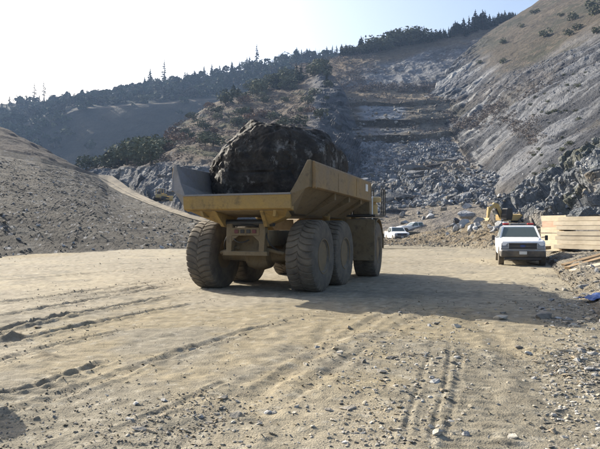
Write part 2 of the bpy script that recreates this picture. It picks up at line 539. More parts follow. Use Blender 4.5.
GX, GY = np.meshgrid(gx, gy)
PF = np.stack([GX, GY, 0 * GX - 0.30], -1)
me = mesh_np('terrain', PF, grid_faces(n_, n_), True, np.tile(np.array(TAN), (n_ * n_, 1)))
tag(link('terrain', me, M_ground), 'flat tan valley floor around the work yard', None, None, 'structure')

# ---- gravel embankment at the left, with the haul road climbing it
LE_top = [(-300, 80, 95), (-100, 128, 100), (0, 150, 106), (40, 158, 118), (75, 166.5, 136), (97, 175, 150), (112, 176, 150), (122, 183, 140), (134, 192, 125), (150, 199.5, 105), (170, 208, 86), (190, 215, 72), (205, 219, 65), (230, 228, 62), (265, 240, 66)]
LE_near = [(-300, 92, 92), (-100, 135, 96), (0, 156, 101), (40, 163, 113), (75, 170.5, 131), (97, 177, 146), (108, 185.5, 140), (122, 193.5, 125), (134, 198.5, 112), (150, 205, 96), (170, 212.5, 80), (190, 219, 68), (205, 223, 61.5), (230, 231, 59), (265, 241, 64)]
LE_foot = [(-300, 275, 20.7), (-100, 264, 27), (0, 258.5, 31.9), (100, 253, 38.9), (190, 248.5, 47.4), (230, 246, 54), (265, 243.5, 62)]
LE_under = [(p, y + 6, d * 0.93) for p, y, d in LE_foot]
LE_back = [(p, y + 14, d * 1.10) for p, y, d in LE_top]
LE_low = [(p, y + 60, d * 1.25) for p, y, d in LE_top]
def le_disp(P, N, px, v):
    road = sst(1.93, 2.0, v) * sst(3.05, 3.0, v)
    a = 0.8 * fbm(P * 0.05, 4, 61) + 0.20 * fbm(P * 0.35, 4, 62) + 0.09 * np.abs(fbm(P * 1.3, 4, 63))
    w = worley(P * 0.8, 64)
    a = a + 0.20 * (0.5 - w[0]) * sst(0.4, 0.8, w[2])
    f = sst(0.3, 1.3, v)
    return a * f * (1 - 0.85 * road)
def le_col(P, N, px, v):
    n = fbm(P * np.array([0.06, 0.06, 0.25]), 5, 65); n2 = fbm(P * 0.5, 4, 66); n3 = vnoise(P * 2.3, 67)
    c = mix3(GRAVEL, (0.048, 0.045, 0.04), sst(-0.1, 0.3, n))
    c = mix3(c, (0.17, 0.162, 0.142), sst(0.15, 0.5, n2 + 0.3 * n3) * 0.8)
    c = mix3(c, (0.15, 0.13, 0.10), sst(1.35, 1.9, v) * sst(0.3, -0.2, n) * sst(110, 60, px) * .7)
    c = mix3(c, TAN, sst(0.9, 0.99, 1.3 - v))
    c = mix3(c, (0.60, 0.60, 0.60), (n3 > 0.72) * 0.6)
    return c
LE = sheet('embankment', [LE_under, LE_foot, LE_near, LE_top, LE_back, LE_low], [4, 150, 26, 8, 6], -300, 265, 385, le_disp, le_col, M_gravel,
           'grey gravel embankment rising at the left of the yard', False, 6)
def rd_disp(P, N, px, v):
    return 0.10 + 0.06 * fbm(P * 0.5, 3, 71) - 0.16 * np.exp(-((v - 0.36) / 0.07) ** 2)
def rd_col(P, N, px, v):
    n = fbm(P * 0.4, 4, 72)
    c = mix3((0.26, 0.225, 0.17), (0.17, 0.148, 0.115), sst(-0.2, 0.4, n))
    return mix3(c, (0.24, 0.21, 0.16), np.exp(-((v - 0.42) / 0.10) ** 2) * 0.8)
ROAD = sheet('haul_road', [[(p, y, d) for p, y, d in LE_near], [(p, y, d) for p, y, d in LE_top]], [24], 96, 262, 200, rd_disp, rd_col, M_ground,
      'narrow pale dirt road climbing the embankment behind the dump truck', True, 3)

# ---- brown hill behind the embankment
def bh_disp(P, N, px, v): return 1.6 * fbm(P * 0.04, 4, 81) + 0.5 * fbm(P * 0.3, 4, 82)
def bh_col(P, N, px, v):
    n = fbm(P * 0.12, 4, 83)
    return mix3((0.050, 0.036, 0.027), (0.075, 0.054, 0.039), sst(-0.2, 0.4, n))
BH_top = [(-300, 10, 230), (-100, 82, 215), (0, 128, 205), (40, 147, 200), (80, 167, 195), (100, 178, 192), (130, 190, 190)]
sheet('brown_hill', [[(-300, 140, 130), (0, 172, 140), (60, 178, 150), (130, 196, 165)], BH_top, [(p, y + 40, d * 1.3) for p, y, d in BH_top]], [50, 8], -300, 130, 130, bh_disp, bh_col, M_hill,
      'bare brown hillside above the grey embankment at the left', True, 8)

# ---- far forested ridge
FR_top = [(-350, 116, 680), (-100, 107, 680), (0, 104, 680), (75, 98, 680), (150, 86, 690), (200, 77, 690), (250, 67, 690), (300, 59, 680), (350, 52, 665), (450, 47, 650)]
FR_bench = [(-350, 140, 520), (0, 130, 520), (50, 118, 530), (80, 107, 540), (150, 103, 550), (230, 97, 570), (300, 84, 600), (450, 75, 620)]
FR_b2 = [(p, y - 1.3, d + 8) for p, y, d in FR_bench]
FR_foot = [(-350, 195, 440), (0, 192, 440), (100, 188, 445), (200, 180, 450), (450, 160, 460)]
def fr_disp(P, N, px, v): return 6 * fbm(P * 0.008, 5, 91) * sst(0, .4, v) * sst(4, 2.8, v) + 0.9 * fbm(P * 0.05, 4, 92)
def fr_col(P, N, px, v):
    n = fbm(P * 0.03, 4, 93)
    c = mix3((0.05, 0.047, 0.038), (0.075, 0.066, 0.048), sst(-0.2, 0.4, n))
    c = mix3(c, (0.15, 0.12, 0.085), sst(0.98, 1.02, v) * sst(2.05, 1.98, v) * sst(70, 90, px) * 0.8)
    return mix3(c, (0.035, 0.042, 0.032), sst(2.0, 2.1, v))
FR = sheet('forested_ridge', [FR_foot, FR_bench, FR_b2, FR_top, [(p, y + 50, d * 1.4) for p, y, d in FR_top]], [60, 4, 50, 8], -350, 450, 320, fr_disp, fr_col, M_far,
           'distant bluish ridge with woods along its upper half', True, 12)

# ---- middle spur: brown slope with fluted grey cliffs at its foot
SP_under = [(80, 192, 172), (112, 196, 160), (150, 214, 122), (200, 232, 104), (260, 236, 104), (360, 228, 118)]
SP_b = [(80, 180, 178), (112, 184, 168), (135, 191, 145), (150, 200, 132), (185, 210, 118), (220, 218, 112), (260, 220, 112), (360, 210, 128)]
SP_c = [(80, 177, 181), (112, 171, 180), (150, 167, 150), (185, 165, 135), (220, 166, 132), (260, 160, 142), (300, 145, 165), (330, 137, 190), (360, 139, 214)]
SP_m = [(80, 174, 186), (112, 160, 196), (130, 152, 204), (160, 141, 212), (200, 128, 222), (250, 119, 235), (290, 112, 245), (320, 100, 262), (338, 112, 250), (350, 128, 236), (360, 138, 226)]
SP_t = [(80, 172, 190), (100, 164, 204), (120, 155, 220), (140, 147, 235), (160, 139, 250), (185, 121, 275), (210, 104, 305), (235, 95, 325), (270, 85, 345), (300, 76, 352), (318, 67, 352), (334, 76, 325), (346, 94, 292), (353, 116, 262), (360, 137, 240)]
SP_k = [(p, y + 40, d * 1.25) for p, y, d in SP_t]
def sp_disp(P, N, px, v):
    flute = ridged(P * np.array([0.22, 0.22, 0.03]), 4, 101)
    cl = sst(0.95, 1.15, v) * sst(2.1, 1.9, v)
    right = sst(310, 335, px)
    soft = 3.2 * fbm(P * 0.03, 5, 102) + 1.3 * fbm(P * 0.14, 4, 103)
    gul = -2.2 * np.clip(ridged(P * np.array([0.045, 0.02, 0.02]), 3, 104), 0, 1) * sst(2, 2.3, v) * sst(4, 3, v)
    blk = worley(P * np.array([0.16, 0.16, 0.35]), 105)
    return (1.6 * flute * cl + soft * (1 - 0.6 * cl) + gul + (blk[2] - 0.5) * 2.6 * np.maximum(right, cl * .5)) * sst(4.0, 3.7, v)
def sp_col(P, N, px, v):
    n = fbm(P * 0.06, 5, 106); n2 = fbm(P * 0.35, 4, 107)
    c = mix3((0.145, 0.11, 0.075), (0.098, 0.074, 0.06), sst(-0.15, 0.35, n))
    c = mix3(c, (0.20, 0.158, 0.115), sst(0.15, 0.45, n2) * .7)
    c = mix3(c, OLIVE, sst(0.2, 0.45, fbm(P * 0.09, 4, 108)) * .6)
    cl = sst(0.95, 1.15, v) * sst(2.15, 1.9, v)
    steep = sst(0.80, 0.55, N[..., 2])
    rock = mix3(SLATE, PALE, sst(0.1, 0.5, fbm(P * np.array([0.3, 0.3, 0.07]), 4, 109)))
    rock = mix3(rock, (0.085, 0.09, 0.10), sst(305, 325, px) * 0.85)
    c = mix3(c, rock, np.clip(np.maximum(cl, steep) + sst(300, 322, px) * sst(4.2, 3.6, v), 0, 1) * 0.9)
    c = mix3(c, (0.17, 0.145, 0.115), sst(1.05, 0.9, v))
    return c
SP = sheet('rocky_spur', [SP_under, SP_b, SP_c, SP_m, SP_t, SP_k], [10, 60, 70, 70, 8], 80, 360, 380, sp_disp, sp_col, M_hill,
           'brown hill spur with fluted grey cliff behind the dump truck', False, 8)

# ---- scree slope at the head of the quarry
SC_t = [(295, 66, 452), (330, 61, 452), (345, 55, 450), (375, 50, 455), (400, 45, 460), (440, 38, 470), (480, 28, 480), (520, 17, 490), (580, 3, 500)]
def sc_disp(P, N, px, v): return 3.0 * fbm(P * 0.03, 5, 111) + 1.2 * ridged(P * np.array([0.1, 0.1, 0.03]), 4, 112)
def sc_col(P, N, px, v):
    n = fbm(P * 0.05, 5, 113); n2 = vnoise(P * 0.5, 114)
    c = mix3((0.20, 0.202, 0.21), (0.135, 0.132, 0.132), sst(-0.2, 0.3, n)); c = mix3(c, PALE, (n2 > 0.45) * 0.5)
    top = sst(1.62, 1.85, v + 0.15 * n + 0.2 * sst(430, 360, px))
    c = mix3(c, (0.18, 0.14, 0.095), top)
    left = sst(372, 352, px) * sst(1.1, 1.3, v)
    c = mix3(c, BROWN, left * 0.8)
    return mix3(c, (0.235, 0.19, 0.135), sst(1.12, 0.98, v))
SC = sheet('scree_slope', [[(295, 112, 318), (345, 101, 322), (440, 101, 322), (580, 104, 320)], [(295, 97, 345), (345, 93, 352), (360, 92, 356), (440, 93, 350), (580, 92, 345)], SC_t, [(p, y + 45, d * 1.3) for p, y, d in SC_t]], [24, 90, 8], 295, 580, 330, sc_disp, sc_col, M_hill,
           'grey scree slope below the ridge trees at the head of the quarry', False, 10)

# ---- quarry terraces and the rubble slope under them
def qrow(py, d, dy=0, dd=0):
    return [(325, py + 1, d), (345, py, d), (385, py - 0.5 + dy, d + dd), (410, py - 0.3, d + dd), (425, py - 1.5, d + 6), (455, py - 3, d + 12), (500, py - 4, d + 18)]
T_rows = [qrow(143, 226), qrow(142, 229), qrow(135.5, 229.5), qrow(126, 254), qrow(119.5, 254.5), qrow(107, 284, 0, 3), qrow(102.5, 284.5, 1.5, 3), qrow(97.5, 330)]
def tr_disp(P, N, px, v):
    w = worley(P * np.array([0.12, 0.12, 0.4]), 121)
    wob = 1.0 * fbm(P * 0.06, 4, 122)
    return wob + (w[2] - 0.5) * 0.9 + 0.2 * fbm(P * 0.4, 4, 123) + 2.0 * sst(405, 430, px) * fbm(P * 0.1, 4, 125)
def tr_col(P, N, px, v):
    n = fbm(P * np.array([0.05, 0.05, 0.3]), 4, 124)
    c = mix3((0.085, 0.07, 0.05), (0.14, 0.115, 0.085), sst(-0.2, 0.3, n))
    slab = (sst(3.95, 4.1, v) * sst(5.1, 4.95, v) * sst(355, 368, px + 8 * n) * sst(412, 402, px + 8 * n))
    slab2 = sst(1.95, 2.1, v) * sst(3.05, 2.9, v) * 0.6
    c = mix3(c, (0.24, 0.26, 0.285), np.clip(slab + slab2 * sst(-.2, .2, n), 0, 1))
    c = mix3(c, (0.26, 0.23, 0.18), sst(402, 420, px + 10 * n) * 0.8)
    c = mix3(c, (0.5, 0.5, 0.5), sst(5.9, 6.2, v) * sst(0.0, 0.3, n) * sst(380, 350, px))
    return mix3(c, (0.24, 0.195, 0.14), sst(5.9, 6.3, v) * 0.8)
TR = sheet('quarry_terraces', T_rows, [4, 24, 34, 20, 40, 12, 16], 325, 500, 260, tr_disp, tr_col, M_rockface,
           'stepped dark quarry benches above the rubble slope', False, 8)
H0 = [(325, 240, 92), (400, 233, 96), (440, 231, 88), (520, 230, 80)]
H1 = [(325, 230, 100), (400, 223, 104), (440, 221, 98), (470, 218, 92), (520, 215, 86)]
H2 = [(325, 214, 112), (385, 208, 114), (440, 203, 112), (520, 198, 104)]
H3 = [(325, 178, 160), (400, 175, 163), (450, 172, 164), (520, 170, 150)]
H4 = [(325, 142.5, 227), (400, 142, 229), (425, 140, 235), (450, 137, 242), (520, 134, 250)]
def ta_disp(P, N, px, v):
    up = sst(1.7, 2.1, v)
    a = 1.5 * fbm(P * 0.05, 4, 131) + 0.5 * fbm(P * 0.3, 4, 132) * up
    w = worley(P * np.array([0.45, 0.45, 0.5]), 133); w2 = worley(P * 1.05, 135)
    led = -0.9 * np.exp(-((v - 2.35 - (px - 400) * -0.004) / 0.05) ** 2) * sst(385, 400, px) * sst(470, 440, px)
    led = led + 1.2 * np.exp(-((v - 2.48 - (px - 400) * -0.004) / 0.07) ** 2) * sst(385, 400, px) * sst(470, 440, px)
    return a + up * ((w[2] - 0.4) * 1.4 * sst(0, .22, w[1]) + (w2[2] - .5) * 0.5 * sst(0, .25, w2[1])) + led
def ta_col(P, N, px, v):
    up = sst(1.75, 2.1, v + 0.2 * fbm(P * 0.08, 3, 134))
    w = worley(P * np.array([0.45, 0.45, 0.5]), 133); w2 = worley(P * 1.05, 135)
    rock = mix3((0.10, 0.104, 0.11), (0.34, 0.355, 0.375), sst(0.2, 1.0, w[2] * 0.6 + w2[2] * 0.5))
    rock = mix3(rock, (0.24, 0.20, 0.15), sst(0.05, 0.35, fbm(P * 0.045, 4, 137)) * 0.85)
    dirt = mix3((0.24, 0.21, 0.17), (0.17, 0.155, 0.14), sst(-0.2, 0.3, fbm(P * 0.3, 4, 138)))
    return mix3(dirt, rock, up)
TA = sheet('talus_slope', [H0, H1, H2, H3, H4], [6, 40, 110, 100], 325, 520, 360, ta_disp, ta_col, M_rockface,
           'grey rubble slope filling the bottom of the quarry', False, 8)

# ---- the big slate hillside on the right
R_u = [(424, 128, 280), (440, 132, 262), (455, 152, 216), (470, 180, 160), (485, 205, 122), (500, 218, 98), (540, 226, 70), (600, 232, 55), (700, 240, 46), (950, 256, 41)]
R_f = [(424, 112, 290), (440, 120, 270), (455, 140, 225), (470, 165, 170), (485, 190, 130), (500, 203, 105), (540, 212, 75), (600, 216, 60), (700, 225, 50), (950, 243, 45)]
R_1 = [(424, 105, 310), (440, 105, 300), (460, 119, 258), (480, 128, 222), (510, 121, 190), (540, 112, 165), (600, 104, 130), (700, 92, 110), (950, 75, 100)]
R_2 = [(424, 100, 325), (440, 94, 320), (465, 87, 310), (500, 73, 290), (540, 60, 270), (600, 40, 232), (700, 8, 200), (950, -60, 180)]
R_t = [(424, 96, 333), (434, 90, 343), (444, 77, 362), (456, 61, 385), (468, 48, 400), (484, 34.5, 415), (500, 23.5, 425), (520, 11, 430), (540, -1, 430), (600, -27, 410), (700, -75, 380), (950, -190, 350)]
R_k = [(p, y + 60, d * 1.3) for p, y, d in R_t]
def rh_streak(P):
    wp_ = P + 6 * np.stack([fbm(P * 0.02, 3, 241), fbm(P * 0.02, 3, 242), fbm(P * 0.02, 3, 243)], -1)
    return fbm(wp_ * np.array([0.03, 0.14, 0.035]), 3, 244), fbm(wp_ * np.array([0.05, 0.40, 0.07]), 3, 245)
def rh_disp(P, N, px, v):
    s1, s2 = rh_streak(P)
    q = P @ np.array(Euler((R(20), R(-38), R(15))).to_matrix()).T
    rockm = np.clip(sst(3.15, 2.75, v) + sst(500, 455, px), 0, 1)
    band = fbm(q * np.array([0.30, 0.05, 0.05]), 4, 141)
    wl = worley(q * np.array([0.32, 0.10, 0.10]), 142)
    soft = 2.4 * fbm(P * 0.02, 5, 143) + 0.5 * fbm(P * 0.12, 4, 144)
    near = np.clip(P[..., 1:2][..., 0] / 200, 0.35, 1.2)
    gul = -0.9 * np.clip(ridged(P * np.array([0.03, 0.012, 0.02]), 3, 145), 0, 1)
    return (soft + gul + rockm * near * (1.1 * s1 + 0.25 * s2 + 0.5 * band + 0.40 * fbm(P * 0.6, 3, 149) + (wl[2] - 0.4) * 1.5 * sst(0, .3, wl[1]) * (0.45 + 0.8 * sst(520, 450, px)))) * sst(5, 4.6, v) * sst(424, 432, px)
def rh_col(P, N, px, v):
    q = P @ np.array(Euler((R(20), R(-38), R(15))).to_matrix()).T
    n = fbm(P * 0.035, 5, 146); n2 = fbm(P * 0.25, 4, 147)
    st = fbm(q * np.array([0.5, 0.06, 0.06]), 4, 148)
    wl = worley(q * np.array([0.32, 0.10, 0.10]), 142)
    s1, s2 = rh_streak(P); st = s1 + 0.7 * s2
    rock = mix3((0.052, 0.055, 0.064), (0.19, 0.196, 0.21), sst(-0.28, 0.34, st + 0.25 * (wl[2] - .5)))
    rock = mix3(rock, (0.105, 0.092, 0.083), sst(0.0, 0.4, n + .3 * n2) * .6)
    rock = mix3(rock, (0.46, 0.46, 0.45), sst(0.22, 0.5, st + 0.3 * n2) * sst(520, 450, px) * .8)
    grass = mix3((0.083, 0.068, 0.048), (0.055, 0.053, 0.034), sst(-0.1, 0.4, n)); grass = mix3(grass, (0.12, 0.097, 0.07), sst(0.1, 0.4, n2))
    gm = sst(2.85, 3.15, v + 0.25 * n) * sst(452, 486, px + (v - 4) * 20 + 12 * n2)
    gm = np.maximum(gm, sst(1.3, 1.7, v) * sst(2.6, 2.2, v) * sst(0.05, 0.35, n) * 0.55)
    c = mix3(rock, grass, gm)
    return mix3(c, (0.16, 0.142, 0.12), sst(1.25, 1.0, v + .2 * n) * .7)
RH = sheet('slate_hillside', [R_u, R_f, R_1, R_2, R_t, R_k], [8, 120, 110, 90, 8], 424, 800, 385, rh_disp, rh_col, M_rockface,
           'tall slate hillside with dry grass above on the right', False, 8)

# ---- dark slate outcrop at the right edge
J0 = [(500, 228, 58), (540, 234, 50), (600, 240, 42), (950, 262, 36)]
J1 = [(500, 222, 64), (540, 224, 56), (600, 226, 48), (950, 250, 40)]
J2 = [(500, 213, 72), (515, 204, 73), (540, 196, 70), (570, 188, 64), (600, 181, 58), (950, 150, 50)]
J3 = [(500, 211, 76), (512, 203, 78), (525, 190, 80), (545, 177, 80), (570, 162, 78), (600, 143, 75), (700, 112, 70), (950, 60, 64)]
J4 = [(p, y + 22, d * 1.12) for p, y, d in J3]
JM = np.array(Euler((R(-25), R(28), R(10))).to_matrix()).T
def ja_disp(P, N, px, v):
    q = P @ JM
    w = worley(q * np.array([0.28, 0.22, 1.0]), 151); w2 = worley(q * np.array([0.8, 0.6, 2.6]), 152)
    a = (w[2] - 0.4) * 2.7 * sst(0, .16, w[1]) + (w2[2] - 0.5) * 0.9 * sst(0, .2, w2[1]) + 0.25 * fbm(P * 1.2, 4, 153) - 0.3 * sst(0.12, 0, w[1])
    return a * sst(0.6, 1.3, v) * sst(4, 3.4, v)
def ja_col(P, N, px, v):
    q = P @ JM
    w = worley(q * np.array([0.28, 0.22, 1.0]), 151); w2 = worley(q * np.array([0.8, 0.6, 2.6]), 152)
    c = mix3((0.10, 0.115, 0.13), (0.27, 0.28, 0.29), sst(0.1, 0.95, w[2] * .5 + w2[2] * .6))
    n = fbm(P * 0.15, 4, 154)
    c = mix3(c, (0.13, 0.13, 0.075), sst(0.2, 0.5, n + 0.35 * vnoise(P * 1.3, 155)) * .55)
    c = mix3(c, (0.30, 0.23, 0.14), sst(0.25, 0.5, fbm(P * 0.2, 4, 156)) * .7)
    return mix3(c, (0.22, 0.20, 0.17), sst(1.2, .9, v))
JA = sheet('slate_outcrop', [J0, J1, J2, J3, J4], [6, 80, 80, 12], 500, 800, 290, ja_disp, ja_col, M_rockface,
           'jagged dark blue slate outcrop above the timber stack', False, 5)

# ---- earth mound in the middle and gravel berm at the right
K0 = [(380, 248.5, 47), (440, 249, 46), (497, 252.5, 39.5), (545, 258, 32)]
K1 = [(380, 245.6, 55), (440, 247, 51), (497, 250.5, 43.2), (545, 256, 34.7)]
K2 = [(380, 242, 62), (400, 241, 62), (415, 237.5, 61), (440, 230, 59), (465, 224.5, 55), (485, 223, 51), (505, 223, 48.5), (545, 229, 44)]
K3 = [(p, zy((EYE + (HOR - y) / FPX * d) * 0.85, d + 16), d + 16) for p, y, d in K2]
K4 = [(p, zy(-0.4, d + 26), d + 26) for p, y, d in K2]
def mo_disp(P, N, px, v):
    return (0.35 * fbm(P * 0.25, 4, 161) + 0.22 * fbm(P * 1.0, 4, 162) + 0.12 * np.abs(fbm(P * 3, 3, 163))) * sst(0.6, 1.3, v)
def mo_col(P, N, px, v):
    n = fbm(P * 0.7, 4, 164)
    c = mix3((0.27, 0.22, 0.15), (0.19, 0.16, 0.12), sst(-.2, .3, n)); c = mix3(c, (0.36, 0.33, 0.27), sst(0.2, 0.5, fbm(P * 2, 3, 165)))
    return mix3(c, TAN, sst(1.25, .95, v))
MO = sheet('earth_mound', [K0, K1, K2, K3, K4], [4, 50, 20, 8], 380, 545, 260, mo_disp, mo_col, M_gravel,
           'long brown earth mound behind the white pickup', False, 6)
L0 = [(528, 262, 27.5), (545, 266, 25.2), (556, 284, 17.2), (576, 308, 12.1), (600, 342, 8.5), (660, 470, 4.2), (950, 700, 2.2)]
L1 = [(528, 260.5, 29.5), (545, 262, 28.4), (560, 280, 18.7), (580, 303, 13), (600, 331, 9.5), (660, 440, 4.7), (950, 650, 2.5)]
L2 = [(528, 258, 31.5), (545, 256, 31), (560, 263, 23.5), (580, 269, 19), (600, 274, 17), (660, 300, 11), (950, 420, 5)]
L3 = [(528, 255, 35), (545, 251.5, 34), (560, 250, 32), (580, 249, 31.5), (600, 249, 31), (660, 250, 30), (950, 262, 20)]
L4 = [(p, zy(0.35, 44), 44) for p, y, d in L3]
def be_disp(P, N, px, v):
    q = P * np.array([1, 1, 0.3])
    return (0.10 * fbm(q * 0.5, 4, 171) + 0.06 * fbm(q * 2.2, 4, 172) + 0.05 * np.abs(fbm(q * 6, 3, 173))) * sst(0.7, 1.5, v)
def be_col(P, N, px, v):
    n = fbm(P * 0.9, 4, 174)
    c = mix3((0.30, 0.265, 0.205), (0.22, 0.20, 0.165), sst(-.2, .3, n)); c = mix3(c, (0.37, 0.35, 0.31), sst(0.2, 0.5, fbm(P * 4, 3, 175)))
    return mix3(c, (0.33, 0.285, 0.21), sst(1.4, .95, v))
BE = sheet('gravel_berm', [L0, L1, L2, L3, L4], [5, 90, 50, 10], 528, 950, 260, be_disp, be_col, M_gravel,
           'low gravel bank along the right edge under the timber', False, 3)
# ------------------------------------------------------------------ articulated dump truck
M_paint = dusty('dusty_ochre_paint', (0.36, 0.225, 0.05), (0.25, 0.185, 0.09), 0.42, 0.55, 1.6, grime=0.75)
M_rail = dusty('faded_rail_paint', (0.33, 0.20, 0.06), (0.235, 0.18, 0.12), 0.52, 0.6, 1.3, grime=0.85)
M_under = dusty('mud_and_shade_chassis', (0.165, 0.112, 0.048), (0.20, 0.158, 0.098), 0.55, 0.7, 2.5, grime=0.8)  # mud on the chassis; on the tipping body its dark tone is painted shade
M_bed = dusty('scraped_bed_steel', (0.20, 0.20, 0.215), (0.24, 0.22, 0.185), 0.35, 0.45, 2.0, metal=0.25, grime=0.3)
M_tyre = dusty('dusty_rubber', (0.055, 0.049, 0.042), (0.20, 0.165, 0.118), 0.42, 0.85, 3.0, grime=0.3, bump=0.006)
M_rim = dusty('dusty_rim', (0.19, 0.125, 0.05), (0.17, 0.135, 0.09), 0.5, 0.6, 4.0, grime=0.4)
M_black = plain('black_rubber', (0.02, 0.02, 0.02), 0.7)
M_dark = plain('dark_metal', (0.045, 0.043, 0.04), 0.55, 0.3)
M_chrome = plain('steel_rod', (0.55, 0.55, 0.55), 0.25, 0.9)
M_white = plain('white_decal', (0.72, 0.72, 0.70), 0.5)
M_lamp_red = plain('red_lens', (0.10, 0.018, 0.018), 0.4)
M_amber = plain('amber_lens', (0.75, 0.30, 0.03), 0.3)
M_glass = glass_mat('vehicle_glass')
M_cleaner = dusty('air_cleaner_paint', (0.50, 0.34, 0.12), (0.40, 0.32, 0.2), 0.4, 0.5, 4.0)

HEAD = R(21.0)
TX, TY = -1.05, 15.83
truck = empty('dump_truck', (TX, TY, 0.0), R(90) - HEAD)
tag(truck, 'dusty ochre articulated dump truck carrying a huge dark boulder', 'dump truck')

def truck_w(x, y, z=0.0):
    """truck coordinates (forward, left, up) to the world"""
    return Vector((TX + math.sin(HEAD) * x - math.cos(HEAD) * y, TY + math.cos(HEAD) * x + math.sin(HEAD) * y, z))

# wheels
TR_R, TR_W = 0.94, 0.76
def make_tyre_mesh():
    prof = []   # (across, radius, tread weight)
    hw = TR_W / 2
    for a, r, t in ((-0.80, 0.36, 0), (-0.93, 0.42, 0), (-0.985, 0.52, 0), (-1.0, 0.64, 0), (-0.985, 0.74, 0), (-0.96, 0.80, 0.25), (-0.93, 0.845, 0.8), (-0.90, 0.872, 1.0), (-0.80, 0.900, 1), (-0.65, 0.908, 1), (-0.5, 0.912, 1), (-0.35, 0.914, 1), (-0.2, 0.915, 1), (-0.09, 0.917, 1), (-0.045, 0.920, 0.55)):
        prof.append((a * hw, r, t))
    prof = prof + [(-a, r, t) for a, r, t in prof[::-1]]
    lugs = 34
    steps = [(0.0, 0), (0.09, 0), (0.14, 1), (0.50, 1), (0.86, 1), (0.91, 0)]
    base = np.array([k + f for k in range(lugs) for f, _ in steps]); on = np.array([l for k in range(lugs) for _, l in steps], float)
    n = len(base)
    V = np.zeros((n, len(prof), 3))
    for j, (a, r, t) in enumerate(prof):
        side = 0.0 if a < 0 else 0.5
        skew = 0.35 * math.sin(abs(a) / hw * 3.0) + 0.45 * abs(a) / hw
        th = (base - side - skew) / lugs * 2 * math.pi
        rad = r + 0.030 * on * t
        bulge = sst(-0.80, -0.98, np.sin(th))
        rad = rad * (1 - 0.014 * bulge); aw = a * (1 + 0.045 * bulge)
        V[:, j] = np.stack([rad * np.cos(th), aw + 0 * th, rad * np.sin(th)], -1)
    i = np.arange(n * len(prof)).reshape(n, len(prof)); i2 = np.roll(i, -1, axis=0)
    F = np.stack([i[:, :-1].ravel(), i2[:, :-1].ravel(), i2[:, 1:].ravel(), i[:, 1:].ravel()], 1)
    me = mesh_np('tyre', V, F, True)
    me.set_sharp_from_angle(angle=R(30))
    return me
tyre_me = make_tyre_mesh()
def wheel(x, y, z, out, first=[None], steer=0.0):
    """out = +1 when the outer face looks to the truck's left"""
    if first[0] is None:
        m = MB(); hw = TR_W / 2
        m.lathe([(hw - .06, 0.47), (hw - .005, 0.46), (hw - .005, 0.43), (hw - .06, 0.42), (hw - .16, 0.40), (hw - .26, 0.37), (hw - .26, 0.30), (-hw + .18, 0.30), (-hw + .16, 0.38), (-hw + .06, 0.43), (-hw + .02, 0.455), (-hw + .06, 0.47)], 40)
        w = m.build('wheel', M_rim, truck, smooth=True)
        t = link('tyre', tyre_me, M_tyre, w)
        m = MB(); m.lathe([(hw - .24, 0.27), (hw - .17, 0.255), (hw - .15, 0.20), (hw - .10, 0.185), (hw - .08, 0.12), (hw - .07, 0.0001)], 28)
        m.build('hub', M_under, w, smooth=True)
        m = MB()
        for k in range(16):
            t_ = 2 * math.pi * k / 16
            m.lathe([(hw - .28, 0.026), (hw - .205, 0.026), (hw - .20, 0.0001)], 6, 'y', (0.33 * math.cos(t_), 0, 0.33 * math.sin(t_)))
        m.build('wheel_nuts', M_under, w)['kind'] = 'stuff'
        first[0] = w
    else:
        w = copy_tree(first[0], truck)
    w.location = (x, y, z)
    w.rotation_euler = (0, random.uniform(0, 6.28), (0 if out > 0 else math.pi) + steer)
    return w
HT = 1.42
X_MID, X_FRONT = 1.94, 5.25
FRONT = []
for x in (0, X_MID, X_FRONT):
    for s in (1, -1):
        p = truck_w(x, s * HT)
        w_ = wheel(x, s * HT, 0.925, s)
        if x == X_FRONT: FRONT.append(w_)

# running gear
for x in (0, X_MID, X_FRONT):
    m = MB(); m.lathe([(-1.1, .16), (-.55, .17), (-.38, .2), (-.30, .34), (-.1, .40), (.1, .40), (.3, .34), (.38, .2), (.55, .17), (1.1, .16)], 20, 'y', (x, 0, .93))
    m.build('axle', M_under, truck, smooth=True)
for s in (1, -1):
    m = MB(); m.box(-.80, 3.4, s * .50 - .09, s * .50 + .09, 1.18, 1.58); m.build('frame_rail', M_under, truck, .02)
    m = MB()
    m.hexa([(-.2, s * .72 - .11, .98), (X_MID + .2, s * .72 - .11, .98), (X_MID + .2, s * .72 + .11, .98), (-.2, s * .72 + .11, .98),
            (.3, s * .72 - .11, 1.30), (X_MID - .3, s * .72 - .11, 1.30), (X_MID - .3, s * .72 + .11, 1.30), (.3, s * .72 + .11, 1.30)])
    m.build('walking_beam', M_under, truck, .03)
m = MB(); m.box(3.3, 4.2, -.45, .45, .85, 1.60); m.tube([(3.75, 0, .6), (3.75, 0, 1.9)], .28, 16); m.build('articulation_joint', M_under, truck, .02)
# rear yoke with its lamps
m = MB()
for s in (1, -1):
    m.hexa([(-.98, s * .46 - .07, .98), (-.80, s * .46 - .07, .98), (-.80, s * .46 + .07, .98), (-.98, s * .46 + .07, .98),
            (-.92, s * .46 - .09, 1.82), (-.74, s * .46 - .09, 1.82), (-.74, s * .46 + .09, 1.82), (-.92, s * .46 + .09, 1.82)])
m.box(-.96, -.83, -.388, .388, 1.46, 1.66)
m.box(-.99, -.84, -.62, .62, .95, 1.06)
m.hexa([(-.94, -.388, 1.30), (-.86, -.388, 1.30), (-.86, -.20, 1.459), (-.94, -.20, 1.459), (-.94, -.388, 1.459), (-.86, -.388, 1.459), (-.86, -.25, 1.459), (-.94, -.25, 1.459)])
m.hexa([(-.94, .20, 1.459), (-.86, .20, 1.459), (-.86, .388, 1.30), (-.94, .388, 1.30), (-.94, .25, 1.459), (-.86, .25, 1.459), (-.86, .388, 1.459), (-.94, .388, 1.459)])
m.build('rear_yoke', M_under, truck, .012)
